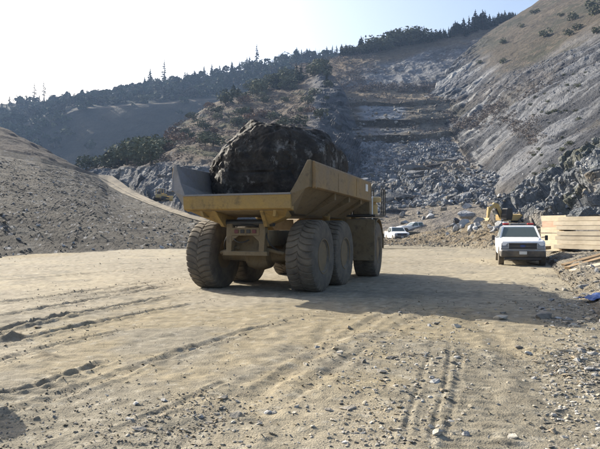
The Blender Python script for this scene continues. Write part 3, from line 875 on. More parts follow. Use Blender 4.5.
for y in (-.26, -.10, .07, .24):
    m = MB(); m.box(-.985, -.963, y - .055, y + .055, 1.515, 1.61); m.build('tail_lamp', M_lamp_red if abs(y) > .15 else M_dark, truck, .008)
m = MB(); m.lathe([(-.75, .09), (.75, .09)], 16, 'y', (-.84, 0, 1.78)); m.build('tipping_pivot', M_dark, truck, smooth=True)
m = MB(); m.box(-.60, -.52, -.44, .44, .95, 1.6); m.build('frame_crossmember', M_under, truck, .01)
for s in (1, -1):
    m = MB(); m.tube([(-.75, s * .30, 1.15), (-.55, s * .9, 1.0)], .05, 10); m.build('torque_rod', M_under, truck, smooth=True)

for pts in ([(-.86, .38, 1.45), (-1.02, .30, 1.30), (-1.0, .1, 1.22), (-.82, -.05, 1.35)], [(-.80, -.52, 1.55), (-.98, -.58, 1.40), (-.9, -.66, 1.15), (-.5, -.8, 1.05)], [(-.80, .52, 1.52), (-.95, .62, 1.35), (-.85, .7, 1.12), (-.4, .8, 1.05)], [(-.85, -.3, 1.68), (-1.0, -.2, 1.74), (-1.0, .15, 1.70), (-.85, .3, 1.75)]):
    m = MB(); q_ = [Vector(p) for p in pts]
    m.tube([q_[0] * (1 - t) ** 3 + q_[1] * 3 * t * (1 - t) ** 2 + q_[2] * 3 * t * t * (1 - t) + q_[3] * t ** 3 for t in np.linspace(0, 1, 12)], .018, 8)
    m.build('hydraulic_hose', M_dark, truck, smooth=True)
for s in (1, -1):
    m = MB(); m.lathe([(-.03, .10), (.0, .12), (.03, .10)], 16, 'y', (-.84, s * .60, 1.78)); m.build('pivot_pin_cap', M_under, truck, smooth=True)
# the tipping body
body_st = [  # station x for (a b c d e e2 f) ; y, z
    ([-1.50, -1.42, -1.30, -1.30, -1.42, -1.42, -1.44], [(1.42, 2.45), (1.60, 2.80), (1.81, 3.27), (1.90, 3.27), (1.90, 2.62), (1.80, 2.58), (1.46, 2.14)]),
    ([-0.20] * 7, [(1.08, 2.14), (1.70, 2.66), (1.81, 3.25), (1.90, 3.25), (1.90, 2.62), (1.80, 2.58), (1.06, 2.02)]),
    ([4.15] * 7, [(1.05, 2.08), (1.70, 2.62), (1.81, 3.14), (1.90, 3.14), (1.90, 2.52), (1.80, 2.48), (1.04, 1.96)]),
]
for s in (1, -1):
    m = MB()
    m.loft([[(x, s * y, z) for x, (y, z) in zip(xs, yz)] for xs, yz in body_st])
    o = m.build('side_wall', M_bed if s > 0 else M_under, truck, .012)  # right wall gets the dark tone: shade below the rail put into the colour
    # outer box rail along the top
    r = MB()
    r.loft([[(x, s * y, z) for y, z in ((1.902, 2.60 + dz), (1.985, 2.63 + dz), (1.985, 3.20 + dz), (1.96, 3.25 + dz), (1.902, 3.25 + dz))] for x, dz in ((-1.22, 0.0), (1.5, -.05), (4.17, -.11))])
    rail = r.build('top_rail', M_rail, truck, .012)
    for x in (-1.215, 0.6, 2.4, 4.08):
        q = MB(); q.box(x, x + .07, s * 1.987 - .008, s * 1.987 + .008, 2.60, 3.10); q.build('rail_stiffener', M_rail, rail)
    q = MB(); q.box(3.45, 3.72, s * 1.988, s * 1.996, 2.80, 3.02); q.build('decal', M_white, rail)
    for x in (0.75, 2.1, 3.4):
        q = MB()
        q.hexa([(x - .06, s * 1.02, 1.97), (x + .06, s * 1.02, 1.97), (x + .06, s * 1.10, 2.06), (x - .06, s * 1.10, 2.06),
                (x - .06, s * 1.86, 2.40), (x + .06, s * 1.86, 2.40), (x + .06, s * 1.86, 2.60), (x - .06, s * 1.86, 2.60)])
        q.build('side_rib', M_under, truck, .01)  # ribs share the painted shade of the lower wall
m = MB()
top = [(-1.50, 1.40, 2.45), (-0.20, 1.07, 2.14), (4.15, 1.04, 2.08)]; bot = [(-1.44, 1.44, 2.16), (-0.20, 1.05, 2.02), (4.15, 1.03, 1.96)]
rings = [[(x, -y, z), (x, y, z), (bx, by, bz), (bx, -by, bz)] for (x, y, z), (bx, by, bz) in zip(top, bot)]
m.loft(rings); m.build('bed_floor', M_bed, truck, .01)
m = MB()      # tail beam
m.loft([[(x0, y, z0), (x1, y, z1), (x2, y, z2), (x3, y, z3)] for y, (x0, z0), (x1, z1), (x2, z2), (x3, z3) in
        ((-1.47, (-1.53, 2.47), (-1.50, 2.12), (-1.30, 2.06), (-1.35, 2.42)), (1.47, (-1.53, 2.47), (-1.50, 2.12), (-1.30, 2.06), (-1.35, 2.42)))])
m.build('tail_lip', M_paint, truck, .015)
m = MB(); m.box(-1.545, -1.50, -1.47, 1.47, 2.445, 2.49); m.build('wear_strip', M_bed, truck, .006)
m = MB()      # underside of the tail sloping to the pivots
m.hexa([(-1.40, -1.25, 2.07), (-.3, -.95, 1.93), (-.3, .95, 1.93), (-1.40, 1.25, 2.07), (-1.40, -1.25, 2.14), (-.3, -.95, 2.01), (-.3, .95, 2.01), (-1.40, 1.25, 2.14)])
m.build('underside_plate', M_under, truck, .01)  # dark colour carries the shade under the tail
for s in (1, -1):
    m = MB()
    m.hexa([(-1.02, s * .60 - .05, 1.68), (-.66, s * .60 - .05, 1.68), (-.66, s * .60 + .05, 1.68), (-1.02, s * .60 + .05, 1.68),
            (-1.42, s * .66 - .05, 2.08), (-.1, s * .66 - .05, 1.95), (-.1, s * .66 + .05, 1.95), (-1.42, s * .66 + .05, 2.08)])
    m.build('pivot_bracket', M_paint, truck, .015)
    m = MB()
    m.hexa([(-1.38, s * .98 - .04, 1.93), (-.5, s * .90 - .04, 1.86), (-.5, s * .90 + .04, 1.86), (-1.38, s * .98 + .04, 1.93),
            (-1.42, s * 1.02 - .04, 2.09), (-.3, s * .95 - .04, 1.97), (-.3, s * .95 + .04, 1.97), (-1.42, s * 1.02 + .04, 2.09)])
    m.build('gusset', M_paint, truck, .01)
    m = MB()
    m.hexa([(-.95, s * .56, 1.70), (-.55, s * .56, 1.70), (-.45, s * 1.0, 1.90), (-1.10, s * 1.16, 1.93), (-1.40, s * .60, 2.065), (-.45, s * .60, 1.94), (-.42, s * 1.06, 1.97), (-1.42, s * 1.36, 2.09)])
    m.build('tail_hopper_plate', M_paint, truck, .01)
    m = MB(); m.tube([(3.1, s * .80, 1.25), (2.2, s * 1.12, 2.05)], [.11, .11], 14); hc = m.build('hoist_cylinder', M_paint, truck, smooth=True)
    m = MB(); m.tube([(2.2, s * 1.12, 2.05), (1.95, s * 1.22, 2.30)], .055, 12); m.build('piston_rod', M_chrome, hc, smooth=True)
m = MB(); m.box(4.155, 4.235, -1.0, 1.0, 1.97, 2.50); m.hexa([(4.15, -1.86, 2.50), (4.24, -1.86, 2.50), (4.24, 1.86, 2.50), (4.15, 1.86, 2.50), (4.15, -1.86, 3.12), (4.24, -1.86, 3.12), (4.24, 1.86, 3.12), (4.15, 1.86, 3.12)])
m.build('headboard', M_under, truck, .01)

# front unit
_before = set(truck.children)
for s in (1, -1):
    m = MB(); pts = []
    for t in np.linspace(R(188), R(0), 15):
        pts.append((X_FRONT + 1.12 * math.cos(t), 0.93 + 1.06 * math.sin(t)))
    pts = [(X_FRONT - 1.10, 0.62)] + pts
    rings = []
    for x, z in pts:
        rings.append([(x, s * .96, z), (x, s * 1.80, z), (x + (X_FRONT - x) * .04, s * 1.80, z + (.93 - z) * .04 - .0), (x + (X_FRONT - x) * .04, s * .96, z + (.93 - z) * .04)])
    m.loft(rings); m.build('fender', M_under, truck, .01)
    m = MB(); m.hexa([(X_FRONT - 1.16, s * .90, .60), (X_FRONT - 1.11, s * .90, .60), (X_FRONT - 1.11, s * 1.84, .60), (X_FRONT - 1.16, s * 1.84, .60), (X_FRONT - 1.13, s * .90, 1.93), (X_FRONT - 1.08, s * .90, 1.93), (X_FRONT - 1.08, s * 1.84, 1.93), (X_FRONT - 1.13, s * 1.84, 1.93)])
    m.build('mudguard', M_under, truck, .02)
m = MB(); m.box(4.35, 7.4, -.85, .85, 1.0, 1.75); m.build('front_chassis', M_under, truck, .03)
m = MB()
m.loft([[(x, -w, 1.75), (x, w, 1.75), (x, w, h - .1), (x, w - .12, h), (x, -w + .12, h), (x, -w, h - .1)] for x, w, h in ((5.95, .85, 2.45), (7.1, .80, 2.25), (7.55, .72, 2.0))])
m.build('engine_hood', M_paint, truck, .02)
m = MB(); m.box(4.32, 6.2, -1.82, -.86, 2.02, 2.09); m.build('deck_plate', M_dark, truck, .01)
# cab, hidden for the most part behind the load
m = MB(); m.box(4.4, 5.9, -.72, .78, 1.76, 2.45); cab = m.build('cab', M_paint, truck, .03)
m = MB(); m.box(4.36, 5.95, -.76, .82, 3.40, 3.52); m.build('cab_roof', M_paint, cab, .03)
for x in (4.42, 5.80):
    for y in (-.68, .74):
        m = MB(); m.bar((x, y, 2.45), (x + (.05 if x < 5 else -.15), y, 3.40), .09, .09); m.build('cab_pillar', M_dark, cab)
m = MB(); m.box(4.46, 5.7, -.705, -.695, 2.47, 3.38); m.build('side_window', M_glass, cab)
m = MB(); m.box(4.455, 4.465, -.62, .68, 2.47, 3.38); m.build('rear_window', M_glass, cab)
# air cleaner, exhaust, grab rails, mirror on the right of the deck
m = MB(); m.lathe([(2.09, .15), (2.44, .15), (2.46, .10), (2.52, .10), (2.53, .25), (2.60, .27), (2.68, .27), (2.72, .20), (2.73, .0001)], 24, 'z', (5.42, -1.58, 0))
m.build('air_cleaner', M_cleaner, truck, smooth=True)
m = MB(); m.box(4.55, 4.80, -1.60, -1.05, 2.10, 2.55); m.build('battery_box', M_under, truck, .02)
m = MB(); m.tube([(4.75, -.98, 2.09), (4.75, -.98, 2.9), (4.70, -.98, 3.0)], .07, 14); m.build('exhaust_stack', M_chrome, truck, smooth=True)
m = MB(); m.tube([(4.45, -1.70, 1.2), (4.45, -1.70, 2.62), (4.52, -1.70, 2.68)], .025, 8); m.build('grab_handle', M_white, truck, smooth=True)
m = MB(); m.box(4.9, 5.15, -1.55, -1.15, 2.10, 2.50); m.build('tool_box', M_cleaner, truck, .02)
for k, (x, y) in enumerate(((5.75, -1.80), (6.15, -1.80), (5.75, -1.45))):
    m = MB()
    m.tube([(x, y, 2.08), (x, y, 2.95), (x + .08, y, 3.02), (x + .42, y, 3.02), (x + .50, y, 2.95), (x + .50, y, 2.08)], .022, 8)
    m.tube([(x, y, 2.55), (x + .50, y, 2.55)], .018, 8)
    m.build('grab_rail', M_dark, truck, smooth=True)
m = MB(); m.bar((4.42, -.76, 2.75), (4.40, -1.28, 2.75), .03, .03); m.build('mirror_arm', M_dark, truck)
m = MB(); m.box(4.37, 4.42, -1.36, -1.12, 2.45, 2.92); m.build('mirror', M_chrome, truck, .02)
m = MB(); m.box(4.30, 4.36, -1.72, -.95, .95, 1.95); m.build('side_step_panel', M_under, truck, .02)

# the front unit is steered a little to the left about the articulation joint
FT = Matrix.Translation((X_FRONT - .18, -.20, 0)) @ Matrix.Rotation(R(4.5), 4, 'Z') @ Matrix.Translation((-X_FRONT, 0, 0))
for o in FRONT + [c for c in truck.children if c not in _before]:
    o.matrix_basis = FT @ o.matrix_basis

# ------------------------------------------------------------------ the boulder on its bed
M_boulder = rock_mat('dark_boulder_rock', (0.010, 0.009, 0.008), (0.028, 0.023, 0.018), (0.065, 0.056, 0.045), 0.9, (0.46, 0.45, 0.42), 0.04, rough=0.75)
bm = bmesh.new(); bmesh.ops.create_icosphere(bm, subdivisions=6, radius=1.0)
me = bpy.data.meshes.new('boulder'); bm.to_mesh(me); bm.free()
D = np.empty(len(me.vertices) * 3, dtype=np.float32); me.vertices.foreach_get('co', D); D = D.reshape(-1, 3).astype(float)
D /= np.linalg.norm(D, axis=1, keepdims=True)
hx, hy = math.sin(HEAD), math.cos(HEAD)
planes = [((-.692, 0.0, .722), 1.46), ((-.55, -.45, .70), 1.62), ((.089, 0, .996), 1.30), ((.71, 0, .704), 1.88), ((.05, -.75, .66), 1.62), ((.3, -.5, .8), 1.55), ((0, .7, .7), 1.7),
          ((-hy, hx, 0), 1.70), ((hy, -hx, 0), 1.58), ((-hx, -hy, 0), 1.62), ((hx, hy, 0), 1.85), ((0, 0, -1), 1.08),
          ((-hy * .72, hx * .72, -.69), 1.52), ((hy * .72, -hx * .72, -.69), 1.50), ((-.75, -.66, .05), 1.78), ((.65, -.72, .22), 1.85), ((-.3, -.93, -.2), 1.62), ((.2, -.97, .12), 1.55), ((-.9, .1, .42), 1.82)]
rad = np.full(len(D), 9.0)
r_b = np.random.default_rng(88)
facets = r_b.normal(size=(46, 3)); facets /= np.linalg.norm(facets, axis=1, keepdims=True)
for n, d in planes:
    n = np.array(n) / np.linalg.norm(n); c_ = D @ n
    rad = np.minimum(rad, np.where(c_ > 0.02, d / np.maximum(c_, 0.02), 9.0))
P0 = D * rad[:, None]
for n in facets:      # small fracture faces that chip the corners of the big ones
    d = (P0 @ n).max() * r_b.uniform(0.88, 0.975)
    c_ = D @ n
    rad = np.minimum(rad, np.where(c_ > 0.3, d / np.maximum(c_, 0.3), 9.0))
Pb = D * rad[:, None]
for _ in range(1): pass
w = worley(Pb * 0.85 + 4, 201); w2 = worley(Pb * np.array([2.3, 2.3, 2.0]), 202)
off = (w2[2] - 0.5) * 0.07 * sst(0, .1, w2[1]) - 0.05 * sst(.06, 0, w[1]) + 0.05 * fbm(Pb * 1.2, 3, 203, 0.5) + 0.022 * ridged(Pb * 4.0, 3, 204) + 0.022 * fbm(Pb * 12, 4, 205, .6)
Pb = Pb + D * off[:, None]
me.vertices.foreach_set('co', Pb.astype(np.float32).ravel()); me.update()
boulder = link('boulder', me, M_boulder)
boulder.scale = (1.03, 1.0, 1.02)
bc = truck_w(1.42, 0.12, 3.25)
boulder.location = bc
tag(boulder, 'huge dark brown boulder with pale veins lying in the dump truck bed', 'boulder')
# ------------------------------------------------------------------ pickups
M_carwhite = dusty('white_car_paint', (0.78, 0.79, 0.80), (0.55, 0.50, 0.42), 0.12, 0.3, 1.5, grime=0.08, updust=0.0)
M_lowpaint = dusty('dusty_lower_paint', (0.60, 0.59, 0.56), (0.40, 0.34, 0.25), 0.45, 0.5, 2.0, grime=0.2)
M_grille = plain('dark_grille', (0.025, 0.025, 0.028), 0.4)
M_bumper = dusty('dark_bumper', (0.05, 0.05, 0.052), (0.25, 0.21, 0.16), 0.2, 0.5, 3.0)
M_headlight = plain('headlight_lens', (0.20, 0.20, 0.21), 0.12, 0.2)
M_plate = plain('licence_plate', (0.62, 0.62, 0.60), 0.5)
M_seat = plain('grey_seat', (0.05, 0.05, 0.055), 0.9)
M_badge = plain('blue_badge', (0.04, 0.07, 0.22), 0.3)
M_lightbar = plain('red_light_lens', (0.50, 0.035, 0.03), 0.3)
M_carhub = plain('steel_wheel', (0.35, 0.35, 0.35), 0.4, 0.6)

def make_pickup(label, loc, rz, light_bar=True, group='white pickups on the site'):
    t = empty('pickup_truck', loc, rz); tag(t, label, 'pickup truck', group)
    ground_c = 0.42
    # lower body: front to rear outline, extruded across with rounded shoulders
    def ring(x, hw, z0, z1, sh=.08):
        return [(x, -hw + .04, z0), (x, -hw, z0 + .12), (x, -hw, z1 - sh), (x, -hw + sh, z1), (x, hw - sh, z1), (x, hw, z1 - sh), (x, hw, z0 + .12), (x, hw - .04, z0)]
    m = MB(); m.loft([ring(2.72, .90, .66, 1.08), ring(2.66, .95, .52, 1.16), ring(2.3, .99, .45, 1.20), ring(1.2, 1.0, .45, 1.25), ring(.95, 1.0, .45, 1.26), ring(-1.25, 1.01, .45, 1.27)])
    b = m.build('body', M_carwhite, t, .05, True, 3)
    m = MB(); m.loft([[(2.70, -.72, 1.085), (2.70, .72, 1.085), (2.66, .66, 1.15), (2.66, -.66, 1.15)], [(2.2, -.84, 1.19), (2.2, .84, 1.19), (2.2, .76, 1.265), (2.2, -.76, 1.265)], [(.98, -.88, 1.24), (.98, .88, 1.24), (.98, .80, 1.315), (.98, -.80, 1.315)]])
    m.build('hood', M_carwhite, t, .04, True, 3)
    m = MB(); m.box(-2.95, -1.30, -1.01, 1.01, .50, 1.30); m.build('cargo_box', M_carwhite, t, .03)
    # cab: pillars, roof, glass
    for s in (1, -1):
        for a, c_, w_ in (((.92, s * .90, 1.25), (.22, s * .74, 1.810), .08), ((-.35, s * .93, 1.25), (-.35, s * .76, 1.820), .08), ((-1.22, s * .92, 1.25), (-1.12, s * .75, 1.810), .12)):
            m = MB(); m.bar(a, c_, w_, .08, (1, 0, 0)); m.build('pillar', M_carwhite, t)
        m = MB(); m.hexa([(.80, s * .925, 1.27), (-1.17, s * .93, 1.27), (-1.17, s * .915, 1.27), (.80, s * .91, 1.27), (.20, s * .77, 1.790), (-1.08, s * .77, 1.790), (-1.08, s * .755, 1.790), (.20, s * .755, 1.790)])
        m.build('side_window', M_glass, t)
        m = MB(); m.bar((.78, s * .98, 1.30), (.74, s * 1.14, 1.32), .04, .04); arm = m.build('mirror_arm', M_grille, t)
        m = MB(); m.box(.66, .78, s * 1.14 - (.13 if s < 0 else 0), s * 1.14 + (.13 if s > 0 else 0), 1.16, 1.40); m.build('mirror', M_grille, t, .02)
        # headlamp cluster and indicator
        m = MB(); m.hexa([(2.735, s * .62, .86), (2.735, s * .92, .86), (2.60, s * .945, .86), (2.60, s * .62, .86), (2.72, s * .62, 1.07), (2.70, s * .91, 1.07), (2.60, s * .94, 1.07), (2.60, s * .62, 1.07)])
        m.build('headlight', M_headlight, t, .01)
        m = MB(); m.hexa([(2.745, s * .62, .775), (2.745, s * .93, .775), (2.60, s * .955, .775), (2.60, s * .62, .775), (2.742, s * .62, .845), (2.742, s * .925, .845), (2.60, s * .95, .845), (2.60, s * .62, .845)])
        m.build('indicator', M_headlight, t, .006)
    m = MB(); m.hexa([(.24, -.78, 1.790), (.24, .78, 1.790), (-1.16, .78, 1.790), (-1.16, -.78, 1.790), (.10, -.70, 1.875), (.10, .70, 1.875), (-1.08, .70, 1.880), (-1.08, -.70, 1.880)])
    m.build('roof', M_carwhite, t, .05, True, 3)
    m = MB(); m.hexa([(.93, -.84, 1.27), (.93, .84, 1.27), (.915, .84, 1.27), (.915, -.84, 1.27), (.24, -.71, 1.795), (.24, .71, 1.795), (.225, .71, 1.795), (.225, -.71, 1.795)])
    m.build('windscreen', M_glass, t)
    m = MB(); m.box(-1.21, -1.20, -.84, .84, 1.30, 1.770); m.build('rear_window', M_glass, t)
    for s in (1, -1):
        m = MB(); m.box(-.62, -.44, s * .42 - .25, s * .42 + .25, .9, 1.48); m.box(-.60, -.48, s * .42 - .13, s * .42 + .13, 1.49, 1.70); m.build('seat', M_seat, t, .04)
    m = MB(); m.box(.55, .90, -.84, .84, 1.15, 1.33); m.build('dashboard', M_seat, t, .03)
    m = MB(); m.lathe([(0, .17), (.02, .19), (.04, .17)], 18, 'x', (.42, .40, 1.34)); m.build('steering_wheel', M_seat, t)
    # face
    m = MB(); m.box(2.60, 2.74, -.60, .60, .80, 1.06); g = m.build('grille', M_grille, t, .01)
    m = MB(); m.box(2.742, 2.765, -.61, .61, 1.035, 1.075); m.box(2.742, 2.765, -.61, .61, .785, .82); m.box(2.742, 2.762, -.60, .60, .91, .945)
    m.build('grille_bar', M_bumper, g, .006)
    m = MB(); m.lathe([(2.765, .0001), (2.772, .10), (2.762, .12), (2.75, .12)], 24, 'x', (0, 0, 0)); bd = m.build('badge', M_badge, t, smooth=True)
    bd.scale = (1, 1, .42); bd.location = (.004, 0, .93)
    m = MB(); m.hexa([(2.78, -.92, .43), (2.78, .92, .43), (2.45, 1.00, .43), (2.45, -1.00, .43), (2.86, -.92, .74), (2.86, .92, .74), (2.45, 1.01, .74), (2.45, -1.01, .74)])
    bp = m.build('front_bumper', M_bumper, t, .06, True, 3)
    m = MB(); m.box(2.865, 2.875, -.16, .16, .56, .70); m.build('number_plate', M_plate, bp)
    m = MB(); m.box(2.50, 2.72, -.80, .80, .30, .429); m.build('air_dam', M_grille, t, .02)
    for x in (1.85, -1.85):
        for s in (1, -1):
            m = MB(); m.lathe([(-.12, .23), (-.125, .36), (-.10, .395), (.10, .395), (.125, .36), (.12, .23)], 28, 'y'); w = m.build('wheel', M_tyre, t, smooth=True); w.location = (x, s * .905, .395)
            m = MB(); m.lathe([(s * .06, .24), (s * .115, .235), (s * .07, .18), (s * .10, .08), (s * .12, .0001)], 20, 'y'); m.build('rim', M_carhub, w, smooth=True)
            arc = [(x + .48 * math.cos(q), .42 + .48 * math.sin(q)) for q in np.linspace(0, math.pi, 15)]
            m = MB(); m.loft([[(u, s * .80, w_) for u, w_ in arc], [(u, s * 1.014, w_) for u, w_ in arc]]); m.build('wheel_arch', M_grille, t)
    m = MB(); m.box(-2.4, 2.4, -.5, .5, .38, .52); m.build('frame', M_grille, t)
    if light_bar:
        m = MB(); m.box(-.50, -.24, -.70, .70, 1.885, 1.915); lb = m.build('light_bar', M_dark, t, .008)
        for s in (1, -1):
            m = MB(); m.box(-.52, -.22, s * .58 - .15, s * .58 + .15, 1.917, 1.995); m.build('beacon_lens', M_lightbar, lb, .03)
        m = MB(); m.box(-.50, -.24, -.36, .36, 1.917, 1.98); m.build('beacon_cover', M_headlight, lb, .03)
    return t

def at(px, d): return ((px - 300) / FPX * d)
PK = make_pickup('white pickup with red beacons on its roof facing the camera', (at(518.5, 27.9), 27.9, -.02), R(-90 - 16.5))
PK.scale = (.955,) * 3
make_pickup('small distant white pickup parked beside the dump truck', (at(397, 76), 76, -0.1), R(-86), False)
make_pickup('distant white pickup half hidden behind the earth mound', (at(414, 96), 96, 0.75), R(180 + 14), False)

# ------------------------------------------------------------------ timber stack, loose planks
def wood_mat(name, a, b, rough=0.75):
    m, N, L, bs = new_mat(name); nt = m.node_tree
    tc = N.new('ShaderNodeTexCoord'); mp = N.new('ShaderNodeMapping'); mp.inputs['Scale'].default_value = (0.6, 9, 9); L.new(tc.outputs['Object'], mp.inputs[0])
    f = noise_fac(nt, mp.outputs[0], 3.0, 6, 0.3, 0.7); f2 = noise_fac(nt, tc.outputs['Object'], 1.3, 3, 0.4, 0.7)
    c = mixc(nt, f, a, b); c = mixc(nt, f2, c, tuple(x * 0.82 for x in a))
    oi = N.new('ShaderNodeObjectInfo'); rv = N.new('ShaderNodeMapRange'); rv.inputs[3].default_value = 0.85; rv.inputs[4].default_value = 1.12; L.new(oi.outputs['Random'], rv.inputs[0])
    vm = N.new('ShaderNodeVectorMath'); vm.operation = 'SCALE'; L.new(c, vm.inputs[0]); L.new(rv.outputs[0], vm.inputs['Scale'])
    L.new(vm.outputs[0], bs.inputs['Base Color']); bs.inputs['Roughness'].default_value = rough
    bp = N.new('ShaderNodeBump'); bp.inputs['Distance'].default_value = .004; L.new(f, bp.inputs['Height']); L.new(bp.outputs[0], bs.inputs['Normal'])
    return m
M_wood = wood_mat('pale_timber', (0.64, 0.53, 0.37), (0.74, 0.65, 0.49))
M_wood_end = wood_mat('pinkish_timber', (0.60, 0.36, 0.25), (0.66, 0.46, 0.33))
M_wood_old = wood_mat('weathered_timber', (0.34, 0.22, 0.11), (0.44, 0.31, 0.17))

SX, SY, SRZ = at(555, 30.3), 30.3, R(-57)
sroot = Matrix.Translation((SX, SY, 0.50)) @ Matrix.Rotation(SRZ, 4, 'Z')
def timber(x, y, z, length, w, h, mat_, label, name='timber_beam', group='squared beams of the timber stack', turn=0.0):
    m = MB(); m.box(0, length, 0, w, 0, h); o = m.build(name, mat_, None, .008)
    o.matrix_world = sroot @ Matrix.Translation((x, y, z)) @ Matrix.Rotation(turn, 4, 'Z')
    tag(o, label, 'timber', group)
    return o
course_names = ['lowest', 'second', 'third', 'fourth', 'fifth', 'sixth', 'seventh', 'top']
z = 0.10
for x in (0.35, 2.2, 4.3):
    timber(x, 0.02, -.02, 1.55, .12, .118, M_wood_old, 'short bearer under the stack of pale timber beams', 'timber_bearer', 'bearers under the timber stack', R(90))
for k in range(7):
    hgt = 0.225
    for j in range(3):
        pink = (k == 5 and j > 0)
        timber(random.uniform(-.14, .16) + (.03 if j == 0 else -.05), j * .345 + (random.uniform(-.02, .03) if j == 0 else .035), z, random.uniform(5.6, 6.1), .33, hgt - random.uniform(.010, .018), M_wood_end if pink else M_wood,
               f'pale squared timber beam in the {course_names[k]} course of the stack' if not pink else f'pinkish timber beam end in the {course_names[k]} course of the stack')
    z += hgt
    if k == 3:
        for x in (0.3, 2.4, 4.6):
            timber(x, 0.05, z, 1.3, .10, .055, M_wood_old, 'thin dark spacer batten between the timber courses', 'spacer_batten', 'spacer battens in the timber stack', R(90))
        z += .058
# a second, shorter pile set back beyond it
sroot = Matrix.Translation((at(541.5, 31.6), 31.6, 0.45)) @ Matrix.Rotation(R(-62), 4, 'Z')
z = 0.0
pile_names = ['lowest', 'second', 'third', 'fourth', 'fifth', 'top']
for k in range(6):
    for j in range(2):
        pink = k == 4
        timber(random.uniform(-.06, .06), j * .35, z, random.uniform(1.35, 1.55), .34, .30, M_wood_end if pink else M_wood,
               f'short pale beam in the {pile_names[k]} course of the small pile' if not pink else 'short pinkish beam near the top of the small pile', 'timber_beam', 'beams of the small timber pile')
    z += .305 + (.03 if k == 2 else 0)

def loose(pa, pb, w, h, mat_, label, roll=0.0):
    a = Vector(pa); b = Vector(pb); L = (b - a).length
    m = MB(); m.box(0, L, -w / 2, w / 2, -h / 2, h / 2); o = m.build('loose_plank', mat_, None, .006)
    d = (b - a).normalized(); q = d.to_track_quat('X', 'Z')
    o.matrix_world = Matrix.Translation(a) @ q.to_matrix().to_4x4() @ Matrix.Rotation(roll, 4, 'X')
    tag(o, label, 'plank', 'planks lying on the gravel bank')
    return o
def wp(px, py, d): return tuple(world_pt(np.array(float(px)), py, d))
loose(wp(567, 268, 20.5), wp(612, 255.5, 22.5), .20, .09, M_wood_old, 'brown plank lying lowest on the gravel bank')
loose(wp(563, 265, 21.3), wp(606, 253, 23.6), .16, .06, M_wood_old, 'thin brown plank lying behind another on the gravel bank', .2)
loose(wp(572, 271, 19.6), wp(606, 263, 20.4), .26, .05, M_wood, 'pale board lying under the brown planks', .1)
loose(wp(541, 248.5, 29.2), wp(549, 247.5, 29.6), .22, .16, M_wood_old, 'stub of timber lying beside the white pickup')

# blue plastic sheet scrap at the right edge of the lane
tarp_m = plain('blue_tarp', (0.06, 0.10, 0.26), 0.35)
uu, vv_ = np.meshgrid(np.linspace(-.5, .5, 24), np.linspace(-.5, .5, 18))
Pt = np.stack([uu * .75, vv_ * .5, 0 * uu], -1); Pt[..., 2] = .07 + .10 * np.abs(fbm(np.stack([uu * 4, vv_ * 4, 0 * uu], -1), 4, 222)) + .10 * np.exp(-(uu ** 2 + vv_ ** 2) * 9)
o = link('tarp', mesh_np('tarp', Pt, grid_faces(18, 24), True), tarp_m)
sm = o.modifiers.new('cloth', 'SOLIDIFY'); sm.thickness = .006
o.location = (at(599, 12.9), 12.9, 0.03); o.rotation_euler = (0, 0, R(12)); tag(o, 'crumpled blue plastic scrap on the gravel at the right edge', 'tarp')

